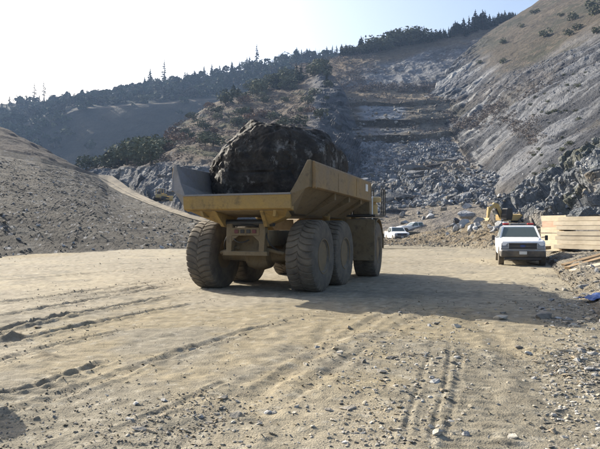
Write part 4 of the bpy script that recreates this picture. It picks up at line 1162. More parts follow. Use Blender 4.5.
# ------------------------------------------------------------------ excavator behind the mound
M_cat = dusty('yellow_machine_paint', (0.62, 0.40, 0.09), (0.46, 0.38, 0.25), 0.4, 0.45, 2.0, grime=0.3)
def make_excavator(loc, rz, s_):
    t = empty('excavator', loc, rz); t.scale = (s_,) * 3
    tag(t, 'yellow excavator with its arched boom showing above the earth mound', 'excavator')
    for s in (1, -1):
        m = MB(); pr = [(1.7, .15), (1.95, .45), (1.75, .80), (-1.75, .80), (-1.95, .45), (-1.7, .10)]
        m.loft([[(x, s * .95 - .28, z) for x, z in pr], [(x, s * .95 + .28, z) for x, z in pr]]); m.build('track', M_dark, t, .05)
    m = MB(); m.box(-1.7, 1.0, -1.15, 1.15, .95, 1.85); m.loft([[(-1.7, y, .95), (-2.1, y, 1.1), (-2.1, y, 1.85), (-1.7, y, 1.95)] for y in (-1.1, 1.1)]); m.build('house', M_cat, t, .06)
    m = MB(); m.loft([[(.2 - a, y, .98 + 0), (1.25 - a, y, 1.05), (1.35 - a, y, 1.7), (1.05 - a, y, 2.75), (.1 - a, y, 2.8), (-.05 - a, y, 1.8)] for y, a in ((.15, 0), (1.16, 0))]); cab = m.build('cab', M_dark, t, .08)
    m = MB(); m.loft([[(1.30, y, 1.75), (1.04, y, 2.65), (.99, y, 2.65), (1.25, y, 1.75)] for y in (.25, 1.06)]); m.build('cab_window', M_glass, cab)
    bpts = [(.9, -.2, 1.3), (1.25, -.2, 2.3), (1.75, -.2, 3.1), (2.3, -.2, 3.25), (3.3, -.2, 2.6)]
    wd = [.40, .62, .72, .66, .45]
    m = MB(); rings = []
    for i, p in enumerate(bpts):
        a = Vector(bpts[max(0, i - 1)]); b = Vector(bpts[min(len(bpts) - 1, i + 1)]); d = (b - a).normalized(); n = Vector((-d.z, 0, d.x)); p = Vector(p)
        rings.append([p - n * wd[i] / 2 + Vector((0, -.17, 0)), p - n * wd[i] / 2 + Vector((0, .17, 0)), p + n * wd[i] / 2 + Vector((0, .17, 0)), p + n * wd[i] / 2 + Vector((0, -.17, 0))])
    m.loft(rings); m.build('boom', M_cat, t, .03)
    m = MB(); m.hexa([(3.0, -.36, 2.85), (3.6, -.36, 2.9), (3.6, -.04, 2.9), (3.0, -.04, 2.85), (3.55, -.36, 1.2), (3.85, -.36, 1.2), (3.85, -.04, 1.2), (3.55, -.04, 1.2)]); m.build('stick', M_cat, t, .03)
    m = MB(); m.tube([(1.2, -.2, 1.5), (2.0, -.2, 2.7)], .10, 12); m.build('boom_cylinder', M_dark, t, smooth=True)
    m = MB(); m.tube([(2.0, -.2, 3.6), (3.3, -.2, 3.0)], .08, 12); m.build('stick_cylinder', M_chrome, t, smooth=True)
    m = MB(); m.loft([[(3.9, y, 1.35), (4.25, y, .75), (3.9, y, .30), (3.35, y, .35), (3.05, y, .8), (3.25, y, .85), (3.45, y, .6), (3.8, y, .6), (3.95, y, .85), (3.7, y, 1.25)] for y in (-.75, .35)]); m.build('bucket', M_cat, t, .02)
    return t
make_excavator((at(506.5, 60), 60, 1.72), R(180 + 30), 0.70)

# ------------------------------------------------------------------ bulldozer on the far road shoulder
def make_dozer(loc, rz):
    t = empty('bulldozer', loc, rz); tag(t, 'small pale yellow bulldozer below the grey cliff beside the climbing road', 'bulldozer')
    for s in (1, -1):
        m = MB(); pr = [(1.2, 0), (1.5, .35), (1.25, .75), (-1.0, .85), (-1.3, .4), (-1.0, 0)]
        m.loft([[(x, s * .85 - .22, z) for x, z in pr], [(x, s * .85 + .22, z) for x, z in pr]]); m.build('track', M_dark, t, .04)
    m = MB(); m.loft([[(1.55, y, .6), (1.55, y, 1.35), (.2, y, 1.5), (.2, y, .6)] for y in (-.5, .5)]); m.build('engine_cover', M_cat, t, .04)
    m = MB(); m.box(-1.1, .2, -.6, .6, .6, 1.25); m.build('chassis', M_cat, t, .03)
    for x in (-.95, .1):
        for s in (1, -1):
            m = MB(); m.bar((x, s * .52, 1.25), (x, s * .48, 2.3), .09, .09); m.build('canopy_post', M_cat, t)
    m = MB(); m.box(-1.15, .3, -.72, .72, 2.3, 2.42); m.build('canopy', M_plate, t, .04)
    m = MB(); m.box(-.7, -.4, -.3, .3, 1.25, 1.75); m.build('seat', M_seat, t, .03)
    m = MB(); m.loft([[(1.95, y, .05), (2.0, y, .5), (2.12, y, 1.1), (2.02, y, 1.1), (1.88, y, .5), (1.85, y, .05)] for y in (-1.5, 1.5)]); m.build('blade', M_cat, t, .02)
    for s in (1, -1):
        m = MB(); m.bar((-.2, s * 1.15, .4), (1.9, s * 1.15, .4), .12, .18); m.build('push_arm', M_cat, t)
    m = MB(); m.tube([(.9, .25, 1.4), (.9, .25, 2.1)], .06, 10); m.build('exhaust', M_dark, t)
    return t
# ------------------------------------------------------------------ loose rock
def rock_proto(seed, flat=0.5, npts=13):
    r = np.random.default_rng(seed)
    p = r.normal(size=(npts, 3)); p /= np.linalg.norm(p, axis=1, keepdims=True)
    p *= r.uniform(0.75, 1.0, size=(npts, 1)); p *= np.array([1.0, r.uniform(0.6, 0.95), flat])
    bm = bmesh.new()
    for q in p: bm.verts.new(q)
    res = bmesh.ops.convex_hull(bm, input=bm.verts)
    junk = list({e for e in res['geom_interior'] + res['geom_unused'] if isinstance(e, bmesh.types.BMVert)})
    if junk: bmesh.ops.delete(bm, geom=junk, context='VERTS')
    bmesh.ops.triangulate(bm, faces=bm.faces); bmesh.ops.recalc_face_normals(bm, faces=bm.faces)
    bm.verts.index_update()
    V = np.array([v.co[:] for v in bm.verts]); F = np.array([[v.index for v in f.verts] for f in bm.faces])
    bm.free()
    return V, F
PROTO_FLAT = [rock_proto(300 + k, 0.30 + 0.05 * (k % 4)) for k in range(8)]
PROTO_BLOCK = [rock_proto(330 + k, 0.62 + 0.1 * (k % 3), 15) for k in range(8)]
PROTO_GRIT = [rock_proto(360 + k, 0.34, 7) for k in range(6)]

def pick(S, n, seed, mask=None):
    r = np.random.default_rng(seed)
    nv_, nu_ = S['P'].shape[:2]
    w = (np.ones((nv_, nu_)) if mask is None else np.asarray(mask, float))
    w = np.clip(w, 0, None).ravel(); w = w / w.sum()
    idx = r.choice(nv_ * nu_, size=n, p=w)
    P = S['P'].reshape(-1, 3)[idx]
    j = r.uniform(-.5, .5, size=(n, 2))
    iu = np.clip(idx + 1, 0, nv_ * nu_ - 1)
    return P + (S['P'].reshape(-1, 3)[iu] - P) * j[:, :1] * (np.linalg.norm(S['P'].reshape(-1, 3)[iu] - P, axis=1, keepdims=True) < 5), idx

def stone_mass(name, P, size, protos, palette, material, label, seed, lift=0.25, tilt=0.35):
    r = np.random.default_rng(seed)
    n = len(P); k = r.integers(0, len(protos), n)
    ax = r.normal(size=(n, 2)) * tilt; yaw = r.uniform(0, 2 * math.pi, n)
    cx, sx, cy, sy, cz, sz = np.cos(ax[:, 0]), np.sin(ax[:, 0]), np.cos(ax[:, 1]), np.sin(ax[:, 1]), np.cos(yaw), np.sin(yaw)
    Rm = np.zeros((n, 3, 3))
    Rm[:, 0, 0] = cz * cy; Rm[:, 0, 1] = cz * sy * sx - sz * cx; Rm[:, 0, 2] = cz * sy * cx + sz * sx
    Rm[:, 1, 0] = sz * cy; Rm[:, 1, 1] = sz * sy * sx + cz * cx; Rm[:, 1, 2] = sz * sy * cx - cz * sx
    Rm[:, 2, 0] = -sy; Rm[:, 2, 1] = cy * sx; Rm[:, 2, 2] = cy * cx
    pal = np.array(palette); ci = pal[r.integers(0, len(pal), n)] * r.uniform(0.75, 1.25, (n, 1))
    Vs, Fs, Cs, base = [], [], [], 0
    for q, (V, F) in enumerate(protos):
        m = np.nonzero(k == q)[0]
        if not len(m): continue
        st = V[None] * size[m][:, None, None] * r.uniform(0.7, 1.3, (len(m), 1, 3))
        W = np.einsum('nij,nvj->nvi', Rm[m], st) + P[m][:, None, :] + np.array([0, 0, 1]) * (size[m] * lift)[:, None, None]
        Vs.append(W.reshape(-1, 3)); Cs.append(np.repeat(ci[m], len(V), axis=0))
        Fs.append((F[None] + (np.arange(len(m)) * len(V))[:, None, None] + base).reshape(-1, 3)); base += len(m) * len(V)
    me = mesh_np(name, np.concatenate(Vs), np.concatenate(Fs), False, np.concatenate(Cs))
    return tag(link(name, me, material), label, None, None, 'stuff')

def proto_mesh(name, proto, col, material):
    V, F = proto
    me = mesh_np(name, V, F, False, np.tile(np.array(col), (len(V), 1)))
    me.materials.append(material)
    return me

def stones(name, P, size, meshes, label, cat, group, seed, lift=0.2, tilt=0.25):
    r = random.Random(seed)
    for p, s in zip(P, size):
        o = bpy.data.objects.new(name, r.choice(meshes)); C.objects.link(o)
        o.location = (p[0], p[1], p[2] + s * lift); o.scale = (s * r.uniform(.8, 1.3), s * r.uniform(.7, 1.1), s * r.uniform(.75, 1.2))
        o.rotation_euler = (r.gauss(0, tilt), r.gauss(0, tilt), r.uniform(0, 6.28))
        lab = label
        if group and 'haul' not in group:
            px = 300 + p[0] / p[1] * FPX; py = HOR - (p[2] - EYE) / p[1] * FPX
            lo_, hi_ = SPOT_RANGE.get(group, (0, 600))
            k_ = min(4, max(0, int((px - lo_) / (hi_ - lo_) * 5)))
            lab = f"{label}, {['at the left end', 'left of the middle', 'in the middle', 'right of the middle', 'at the right end'][k_]}, {'low' if py > SPOT_MID.get(group, 200) else 'high'}"
        tag(o, lab, cat, group)

SPOT_RANGE = {'stones on the gravel bank': (545, 620), 'rocks on the left embankment': (0, 225), 'pale rocks on the earth mound': (448, 505), 'boulders on the rubble slope': (360, 500)}
SPOT_MID = {'stones on the gravel bank': 275, 'rocks on the left embankment': 225, 'pale rocks on the earth mound': 226, 'boulders on the rubble slope': 195}
GREYS = [(0.31, 0.29, 0.255), (0.25, 0.235, 0.21), (0.40, 0.38, 0.34), (0.28, 0.24, 0.185), (0.36, 0.31, 0.235), (0.21, 0.20, 0.185)]
PALES = [(0.36, 0.365, 0.37), (0.27, 0.275, 0.285), (0.47, 0.475, 0.48), (0.26, 0.265, 0.27), (0.30, 0.27, 0.22), (0.22, 0.225, 0.235)]
slab_mesh = [proto_mesh('stone', p, tuple(x * 1.25 * y for x, y in zip(c, (1.03, 1.0, .94))), M_stone) for p, c in zip(PROTO_FLAT, GREYS + PALES)]
block_mesh = [proto_mesh('rock', p, c, M_stone) for p, c in zip(PROTO_BLOCK, PALES + GREYS)]

slab_ledge = [proto_mesh('ledge', p, c, M_rockface) for p, c in zip(PROTO_FLAT[:6], [(0.20, 0.205, 0.215), (0.27, 0.275, 0.285), (0.15, 0.15, 0.155), (0.24, 0.235, 0.225), (0.19, 0.18, 0.165), (0.31, 0.315, 0.325)])]
pxg, pyg = GS['px'], ys[:, None] + 0 * GS['px']
Pn = np.stack([GS['P'][..., 0], GS['P'][..., 1], 0 * GS['px']], -1)
patch = sst(-0.15, 0.35, fbm(Pn * 0.8, 3, 401))
inview = (pyg < 462) & (pyg > 262) & (pxg > -40) & (pxg < 640)
cl = np.exp(-(((pxg - 400) / 70) ** 2 + ((pyg - 385) / 60) ** 2)) * 3 + np.exp(-(((pxg - 575) / 38) ** 2 + ((pyg - 350) / 80) ** 2)) * 3.5 + np.exp(-(((pxg - 250) / 110) ** 2 + ((pyg - 425) / 28) ** 2)) * 0.8 + np.exp(-(((pxg - 530) / 60) ** 2 + ((pyg - 312) / 12) ** 2)) * 3 + 0.25
P, idx = pick(GS, 270, 411, inview * cl ** 1.6 * (0.2 + patch) * (pyg > 285))
r_ = np.random.default_rng(412)
pyv = pyg.ravel()[idx]
size = (0.036 + 0.075 * r_.random(270) ** 2.2) * np.clip(330 / pyv, 0.8, 1.6) + 0.025 * (r_.random(270) > 0.9)
def lane_zone(px, py):
    a = 'left part of the lane' if px < 200 else 'lane below the rear wheels' if px < 330 else 'stony strip below the truck shadow' if px < 470 else 'lane right of the tread prints' if px < 545 else 'lane edge by the gravel bank'
    return a + (', near the bottom edge' if py > 410 else ', halfway up' if py > 340 else ', farther off')
pxv = pxg.ravel()[idx]
for k in range(len(P)):
    w_ = 'smallest' if size[k] < .042 else 'small' if size[k] < .055 else 'palm-sized' if size[k] < .085 else 'largest'
    stones('slate_stone', P[k:k + 1], size[k:k + 1], slab_mesh, f'{w_} grey slate stone on the {lane_zone(pxv[k], pyv[k])}', 'stone', 'loose stones on the haul road', 413 + k, 0.12, 0.16)
# a few larger stones one can find in the photo
for (px, py, s, lab) in ((236, 421, .085, 'broad grey slab lying flat in the dirt at the lower left'), (268, 418, .065, 'pale stone chip beside the broad grey slab'),
                         (436, 386, .10, 'pale flat stone beside the tyre tread prints'), (348, 412, .09, 'dark clod of slate left of the tread prints'), (383, 346, .07, 'grey stone in the middle of the stony strip'),
                         (381, 376, .09, 'dusty slab left of the tread prints'), (534, 230 + 39, .13, 'pale stone in the lane below the white pickup'), (543, 318, .32, 'flat dark slate slab in the shadow at the lane edge'),
                         (553, 434, .08, 'grey stone near the lower right corner'), (513, 441, .07, 'slate flake at the bottom edge'), (580, 349, .10, 'grey stone at the edge of the gravel bank')):
    gx_, gy_ = gpt(px, py)
    stones('slate_stone', [(gx_, gy_, ground_h(gx_, gy_))], [s], [slab_mesh[(px + py) % 8]], lab, 'stone', None, px, 0.10, 0.08)
# stony strip
strip = np.exp(-(((pxg - 400 - (pyg - 385) * -0.25) / 55) ** 2)) * sst(318, 345, pyg) * (0.25 + patch) + 1.3 * np.exp(-(((pxg - 572) / 30) ** 2 + ((pyg - 350) / 70) ** 2)) + .12 * np.exp(-(((pxg - 240) / 110) ** 2 + ((pyg - 428) / 22) ** 2))
P, idx = pick(GS, 2600, 418, strip * (pyg < 470))
stone_mass('strip_stones', P, (0.010 + 0.034 * np.random.default_rng(419).random(len(P)) ** 2.2), PROTO_FLAT, [(0.40, 0.365, 0.30), (0.47, 0.435, 0.365), (0.34, 0.305, 0.245), (0.55, 0.52, 0.46), (0.29, 0.27, 0.235), (0.42, 0.37, 0.28)], M_stone, 'small slate chips of the stony strip in the lane', 420, 0.12, 0.2)
# gravel nobody could count
P, idx = pick(GS, 18000, 421, ((pyg < 490) & (pyg > 244)) * (0.15 + cl * 0.6) * (0.10 + patch ** 2))
pyv = pyg.ravel()[idx]
size = (0.006 + 0.030 * np.random.default_rng(422).random(len(P)) ** 3.2) * np.clip(75 / np.maximum(pyv - HOR, 20), 0.8, 2.2)
stone_mass('gravel', P, size, PROTO_GRIT, GREYS + [(0.40, 0.34, 0.245), (0.36, 0.30, 0.21), (0.45, 0.39, 0.29), (0.30, 0.25, 0.17)], M_stone, 'scattered grey gravel and earth crumbs on the haul road', 423)
# crumbled earth thrown up along the wheel ruts
r_c = np.random.default_rng(428); CP, CS = [], []
for pts, dep, hw in RUTS[:10]:
    g = np.array([gpt(*q) for q in pts]); seg = np.linalg.norm(np.diff(g, axis=0), axis=1); cum = np.concatenate([[0], np.cumsum(seg)])
    n_c = int(cum[-1] * 40)
    t_ = r_c.uniform(0, cum[-1], n_c); cxy = np.stack([np.interp(t_, cum, g[:, 0]), np.interp(t_, cum, g[:, 1])], 1) + r_c.normal(size=(n_c, 2)) * hw * 1.3
    zc, _ = ground_z(cxy[:, 0], cxy[:, 1])
    CP.append(np.column_stack([cxy, zc])); CS.append(0.007 + 0.024 * r_c.random(n_c) ** 3)
stone_mass('earth_crumbs', np.concatenate(CP), np.concatenate(CS), PROTO_GRIT, [(0.36, 0.30, 0.21), (0.28, 0.23, 0.16), (0.22, 0.18, 0.13), (0.41, 0.35, 0.25)], M_stone, 'crumbled earth along the wheel ruts', 429)
# gravel bank
P, idx = pick(BE, 4200, 431, (BE['v'] > 0.9) & (BE['v'] < 3.2) & (BE['px'] < 760))
stone_mass('bank_gravel', P, 0.012 + 0.07 * np.random.default_rng(432).random(len(P)) ** 3, PROTO_GRIT + PROTO_BLOCK[:2], GREYS, M_stone, 'grey stones covering the gravel bank', 433)
P, idx = pick(BE, 60, 434, (BE['v'] > 1.1) & (BE['v'] < 2.9) & (BE['px'] < 620))
stones('bank_stone', P, np.random.default_rng(435).uniform(.05, .14, 60), slab_mesh + block_mesh, 'angular grey stone on the gravel bank', 'stone', 'stones on the gravel bank', 436)
# embankment
P, idx = pick(LE, 9000, 441, (LE['v'] > 0.95) & (LE['v'] < 1.97) & (LE['px'] > -60))
stone_mass('embankment_rubble', P, 0.03 + 0.17 * np.random.default_rng(442).random(len(P)) ** 6, PROTO_GRIT + PROTO_BLOCK[:3], [tuple(q * .7 for q in g_) for g_ in GREYS] + [(0.42, 0.42, 0.42)], M_gravel, 'grey rubble strewn over the left embankment', 443)
P, idx = pick(LE, 90, 444, (LE['v'] > 1.02) & (LE['v'] < 1.75) & (LE['px'] > -10) & (LE['px'] < 225))
stones('embankment_rock', P, np.random.default_rng(445).uniform(.10, .24, 90), block_mesh, 'grey rock on the left embankment', 'rock', 'rocks on the left embankment', 446)
# mound
P, idx = pick(MO, 2600, 451, (MO['v'] > 0.95) & (MO['v'] < 2.6))
stone_mass('mound_gravel', P, 0.03 + 0.16 * np.random.default_rng(452).random(len(P)) ** 4, PROTO_GRIT + PROTO_BLOCK[:2], GREYS, M_gravel, 'stones mixed into the brown earth mound', 453)
P, idx = pick(MO, 34, 454, (MO['v'] > 1.6) & (MO['v'] < 2.6) & (MO['px'] > 448) & (MO['px'] < 505))
stones('pale_rock', P, np.random.default_rng(455).uniform(.25, .62, 34), block_mesh[:3], 'pale rock on top of the mound', 'rock', 'pale rocks on the earth mound', 456)
# rubble slope
upm = (TA['v'] > 1.75)
P, idx = pick(TA, 9500, 461, (upm * 1.0 + 0.12 * (TA['v'] > 1)) * (0.15 + sst(0.25, -0.1, fbm(TA['P'] * 0.045, 4, 137))))
stone_mass('talus_rubble', P, 0.10 + 0.62 * np.random.default_rng(462).random(len(P)) ** 5, PROTO_FLAT + PROTO_BLOCK[:4], PALES, M_rockface, 'broken grey rock covering the rubble slope', 463, 0.3, 0.6)
P, idx = pick(TA, 110, 464, (TA['v'] > 0.9) & (TA['v'] < 3.2) & (TA['px'] > 360) & (TA['px'] < 500))
stones('talus_boulder', P, np.random.default_rng(465).uniform(.45, .95, 110), block_mesh, 'grey boulder on the rubble slope', 'boulder', 'boulders on the rubble slope', 466, .3, .5)
P, idx = pick(TA, 26, 481, (TA['v'] > 2.0) & (TA['v'] < 3.9) & (TA['px'] > 352) & (TA['px'] < 470))
r_s = random.Random(482)
for k, p in enumerate(P):
    o = bpy.data.objects.new('rock_ledge', slab_ledge[k % len(slab_ledge)]); C.objects.link(o)
    s_ = r_s.uniform(1.6, 3.4); o.location = (p[0], p[1], p[2] + .15); o.scale = (s_ * r_s.uniform(1.2, 1.9), s_ * .8, s_ * r_s.uniform(.7, 1.1)); o.rotation_euler = (R(r_s.uniform(5, 25)), R(r_s.uniform(-22, -4)), R(r_s.uniform(-20, 30)))
    px = 300 + p[0] / p[1] * FPX; py = HOR - (p[2] - EYE) / p[1] * FPX
    tag(o, f"{'long' if o.scale[0] > 3.6 else 'short'} layered slab on the rubble slope, {'low' if py > 185 else 'halfway up' if py > 160 else 'near the benches'}, {'above the truck deck' if px < 385 else 'above the distant pickup' if px < 425 else 'near the right hillside'}", 'rock', 'layered slabs on the rubble slope')
P, idx = pick(TR, 600, 467)
stone_mass('terrace_rubble', P, 0.3 + 1.0 * np.random.default_rng(468).random(len(P)) ** 3, PROTO_BLOCK, GREYS, M_rockface, 'rubble lying on the quarry benches', 469, 0.3, 0.6)
P, idx = pick(RH, 5200, 471, (RH['v'] > 0.98) & (RH['v'] < 2.9) & (RH['px'] < 680))
stone_mass('hillside_scree', P, (0.07 + 0.35 * np.random.default_rng(472).random(len(P)) ** 4) * np.clip(P[:, 1] / 150, .4, 1.6), PROTO_FLAT, PALES, M_rockface, 'slaty scree on the right hillside', 473, 0.3, 0.7)
P, idx = pick(JA, 1500, 474, (JA['v'] > 0.95) & (JA['v'] < 2.2) & (JA['px'] < 680))
stone_mass('outcrop_scree', P, 0.08 + 0.45 * np.random.default_rng(475).random(len(P)) ** 3, PROTO_FLAT + PROTO_BLOCK[:3], PALES, M_rockface, 'slate blocks below the outcrop', 476, 0.3, 0.5)
# named rocks of the middle distance
def big_rock(px, py, d, s, proto, col, lab, sc=(1, 1, 1), rz=0.0, rx=0.0):
    me = proto_mesh('rock', proto, col, M_rockface)
    o = link('large_rock', me); p = wp(px, py, d)
    o.location = p; o.scale = (s * sc[0], s * sc[1], s * sc[2]); o.rotation_euler = (rx, 0, rz); tag(o, lab, 'rock', 'large rocks of the middle distance')
big_rock(467, 214.5, 70, 1.25, PROTO_FLAT[1], (0.40, 0.41, 0.43), 'long pale slab leaning left of the excavator arm', (1.35, .8, 1.5), .5, .3)
big_rock(456, 221, 68, .6, PROTO_BLOCK[2], (0.13, 0.14, 0.16), 'dark rock at the foot of the long pale slab')
big_rock(484, 225.5, 52, .55, PROTO_BLOCK[0], (0.45, 0.44, 0.41), 'pale boulder on the mound below the excavator arm')
big_rock(474, 224.5, 54, .42, PROTO_BLOCK[4], (0.38, 0.37, 0.35), 'grey boulder on the mound left of a paler one')
big_rock(507, 211, 72, 1.0, PROTO_BLOCK[5], (0.09, 0.09, 0.10), 'rounded dark boulder behind the excavator', (1.0, .9, 1.05))
big_rock(467, 206.5, 100, 1.0, PROTO_BLOCK[1], (0.55, 0.55, 0.55), 'small white boulder above the long pale slab')
big_rock(586, 213, 40, 1.0, PROTO_BLOCK[6], (0.17, 0.185, 0.20), 'big slate block standing behind the timber stack', (1.4, 1, .9), .3)
big_rock(397, 215, 108, 2.6, PROTO_FLAT[2], (0.10, 0.10, 0.105), 'dark rock mass behind the distant pickup', (1.7, 1, 1.1), .1)
big_rock(418, 168, 158, 5.0, PROTO_FLAT[3], (0.26, 0.25, 0.23), 'long tilted rock ledge crossing the rubble slope', (1.5, .35, .5), .5, .2)
big_rock(442, 160, 168, 4.0, PROTO_FLAT[5], (0.24, 0.235, 0.22), 'flat rock ledge at the upper right of the rubble slope', (1.5, .5, .4), .3, .2)
big_rock(360, 186, 135, 2.0, PROTO_BLOCK[7], (0.30, 0.30, 0.31), 'large grey block on the rubble slope above the truck deck', (1.3, 1, .8), .3, .2)
big_rock(405, 223, 100, 1.0, PROTO_BLOCK[3], (0.55, 0.55, 0.55), 'pale rock just above the distant pickup')
# unseen rock added beyond the left edge to cast the shadow in the corner
o = link('added_shadow_boulder', proto_mesh('rock', rock_proto(399, .8, 22), (0.25, 0.24, 0.22), M_stone)); o.location = (-3.35, 5.62, .40); o.scale = (.36, .45, .75)
tag(o, 'unseen grey boulder added to shadow the lower left corner', 'boulder')

px_, py_, d_ = 161, 201, 112.0
make_dozer(wp(px_, py_, d_), R(75))

# ------------------------------------------------------------------ trees and shrubs
M_needle = leaf_mat('conifer_needles', (0.030, 0.045, 0.022), (0.055, 0.075, 0.035))
M_leaf = leaf_mat('oak_leaves', (0.085, 0.093, 0.055), (0.14, 0.145, 0.09))
M_dry = leaf_mat('dry_brush_twigs', (0.13, 0.085, 0.06), (0.20, 0.14, 0.10))
M_bark = plain('bark', (0.10, 0.075, 0.05), 0.9)

def conifer_arrays(seed, whorls=16, per=8, spread_=0.20, bare=0.12):
    r = np.random.default_rng(seed); V, F = [], []
    for k in range(whorls):
        t = bare + (1 - bare) * (k / (whorls - 1)) ** 0.92
        L = spread_ * (1 - t) ** 0.8 * r.uniform(.75, 1.2) + 0.012
        for j in range(per if t < .85 else 4):
            a = r.uniform(0, 2 * math.pi); l = L * r.uniform(.55, 1.2); h = t + r.uniform(-.02, .02)
            ca, sa = math.cos(a), math.sin(a); w = l * .32 + .008
            drop = l * r.uniform(.05, .55)
            b = len(V)
            V += [(0, 0, h + .012), (ca * l * .6 - sa * w, sa * l * .6 + ca * w, h - drop * .5 + r.uniform(-.01, .01)), (ca * l, sa * l, h - drop), (ca * l * .6 + sa * w, sa * l * .6 - ca * w, h - drop * .5 + r.uniform(-.01, .01)), (ca * l * .5, sa * l * .5, h - drop * .2 - .035)]
            F += [(b, b + 1, b + 2), (b, b + 2, b + 3), (b, b + 4, b + 2)]
    b = len(V); V += [(-.01, 0, .9), (.01, .008, .9), (0, 0, 1.02)]; F += [(b, b + 1, b + 2)]
    return np.array(V), np.array(F)

def bush_arrays(seed, n=170, lobes=5, tall=0.8, leaf=0.11):
    r = np.random.default_rng(seed); V, F = [], []
    ctr = [(r.uniform(-.3, .3), r.uniform(-.3, .3), tall * r.uniform(.38, .72), r.uniform(.22, .36)) for _ in range(lobes)]
    for _ in range(n):
        cx, cy, cz, cr = ctr[r.integers(lobes)]
        d = r.normal(size=3); d /= np.linalg.norm(d); q = np.array([cx, cy, cz]) + d * cr * r.uniform(.6, 1.08) ** .6
        q[2] = max(q[2], .04)
        u = r.normal(size=3); u /= np.linalg.norm(u); w = np.cross(u, d + r.normal(size=3) * .5); w /= np.linalg.norm(w) + 1e-6
        s = leaf * r.uniform(.6, 1.4); b = len(V)
        V += [q - u * s, q + w * s * .7, q + u * s, q - w * s * .7 + d * s * .3]; F += [(b, b + 1, b + 2), (b, b + 2, b + 3)]
    return np.array(V), np.array(F)

def make_tree(kind, seed):
    t = empty(kind)
    if kind in ('conifer_tree',):
        V, F = conifer_arrays(seed, 15, 9, random.uniform(.17, .34), random.uniform(.06, .25)); mt = M_needle
        m = MB(); m.tube([(0, 0, -.06), (.004, 0, .5), (0, 0, .98)], [.022, .014, .003], 6)
    elif kind == 'pine_snag':
        V, F = conifer_arrays(seed, 9, 5, .13, .35); mt = M_needle
        m = MB(); m.tube([(0, 0, -.06), (.01, 0, .5), (0, 0, .98)], [.018, .012, .003], 6)
    else:
        V, F = bush_arrays(seed, 420 if kind == 'oak_tree' else 260, 7 if kind == 'oak_tree' else 5, 1.0 if kind == 'oak_tree' else .8, .058 if kind == 'oak_tree' else .07); mt = M_leaf if kind != 'dry_shrub' else M_dry
        m = MB(); m.tube([(0, 0, -.1), (.02, 0, .3), (.05, .02, .55)], [.05, .035, .015], 6); m.tube([(.01, 0, .25), (-.15, .05, .5)], [.025, .01], 5); m.tube([(.02, 0, .3), (.1, -.14, .5)], [.025, .01], 5)
    m.build('trunk', M_bark, t)
    link('crown', mesh_np('crown', V, F, False), mt, t)
    return t
PROT = {k: [make_tree(k, 500 + 20 * i + j) for j in range(n)] for i, (k, n) in enumerate((('conifer_tree', 6), ('pine_snag', 2), ('oak_tree', 5), ('scrub_bush', 4), ('dry_shrub', 3)))}
used = set()
def plant(kind, p, h, label, cat, group, sink=0.02, wide=1.0):
    look = {'conifer_tree': 'pointed', 'oak_tree': 'round-headed', 'scrub_bush': 'green', 'dry_shrub': 'dry brown', 'pine_snag': 'thin'}[kind]
    if group and 'tall pines' not in group:
        px = 300 + p[0] / p[1] * FPX
        spot = 'far left' if px < 60 else 'left of the dozer' if px < 150 else 'above the tail of the truck' if px < 215 else 'above the boulder' if px < 300 else 'right above the boulder' if px < 345 else 'above the dark benches' if px < 385 else 'above the scree' if px < 425 else 'above the distant pickup' if px < 465 else 'above the excavator' if px < 510 else 'above the white pickup' if px < 550 else 'above the timber'
        label = f"{'tall' if h > 9 else 'short' if h < 5 else 'middling'} {look} {label}, {spot}"
    src = random.choice(PROT[kind])
    if src.name not in used: used.add(src.name); t = src
    else: t = copy_tree(src)
    t.location = (p[0], p[1], p[2] - h * sink); t.scale = (h * wide, h * wide, h); t.rotation_euler = (random.gauss(0, .03), random.gauss(0, .03), random.uniform(0, 6.28))
    tag(t, label, cat, group)
    return t
def col_point(S, px, v):
    i = np.argmin(np.abs(S['v'][:, 0] - v)); j = np.argmin(np.abs(S['px'][0] - px))
    return S['P'][i, j]
r_ = random.Random(31)
# left skyline
for k in range(105):
    px = -15 + 360 * (k + r_.uniform(-.4, .4)) / 105
    h = (6 + 9 * r_.random() ** 1.6) * (1.15 if px > 140 else .9)
    plant('conifer_tree' if r_.random() < .9 else 'oak_tree', col_point(FR, px, 3.0 - r_.uniform(0, .22)), h, 'tree on the distant left skyline', 'tree', 'trees along the left ridge skyline', .03, r_.uniform(1.0, 1.5))
for px, h, lab in ((34, 24, 'thin bare pine standing alone at the far left of the skyline'), (44, 25, 'second thin pine from the left on the skyline'), (164, 30, 'tall thin pine rising above the middle of the left ridge'), (258, 27, 'lone tall pine on the skyline above the boulder')):
    plant('pine_snag', col_point(FR, px, 2.95), h, lab, 'tree', 'tall pines on the left ridge', .03, 1.5)
plant('conifer_tree', col_point(FR, 149, 2.95), 25, 'tall dark conifer on the left skyline', 'tree', None)
# quarry-head ridge
for k in range(62):
    px = 342 + 84 * (k + r_.uniform(-.5, .5)) / 62
    plant('conifer_tree' if r_.random() < .72 else 'oak_tree', col_point(SC, px, 2.0 - r_.uniform(0, .07)), (5 + 9 * r_.random() ** 1.3) * (.75 if px < 352 else 1), 'conifer in the row over the scree', 'tree', 'conifers above the scree slope', .03, r_.uniform(1.2, 1.9))
for k in range(70):
    px = 428 + 96 * (k + r_.uniform(-.5, .5)) / 70
    bulge = math.exp(-((px - 475) / 28) ** 2)
    plant('conifer_tree', col_point(SC, px, 2.0 - r_.uniform(0, .09)), 4.5 + 3.5 * r_.random() + 9 * bulge * r_.random(), 'conifer in the right skyline clump', 'tree', 'conifers in the right skyline clump', .03, r_.uniform(1.2, 1.9))
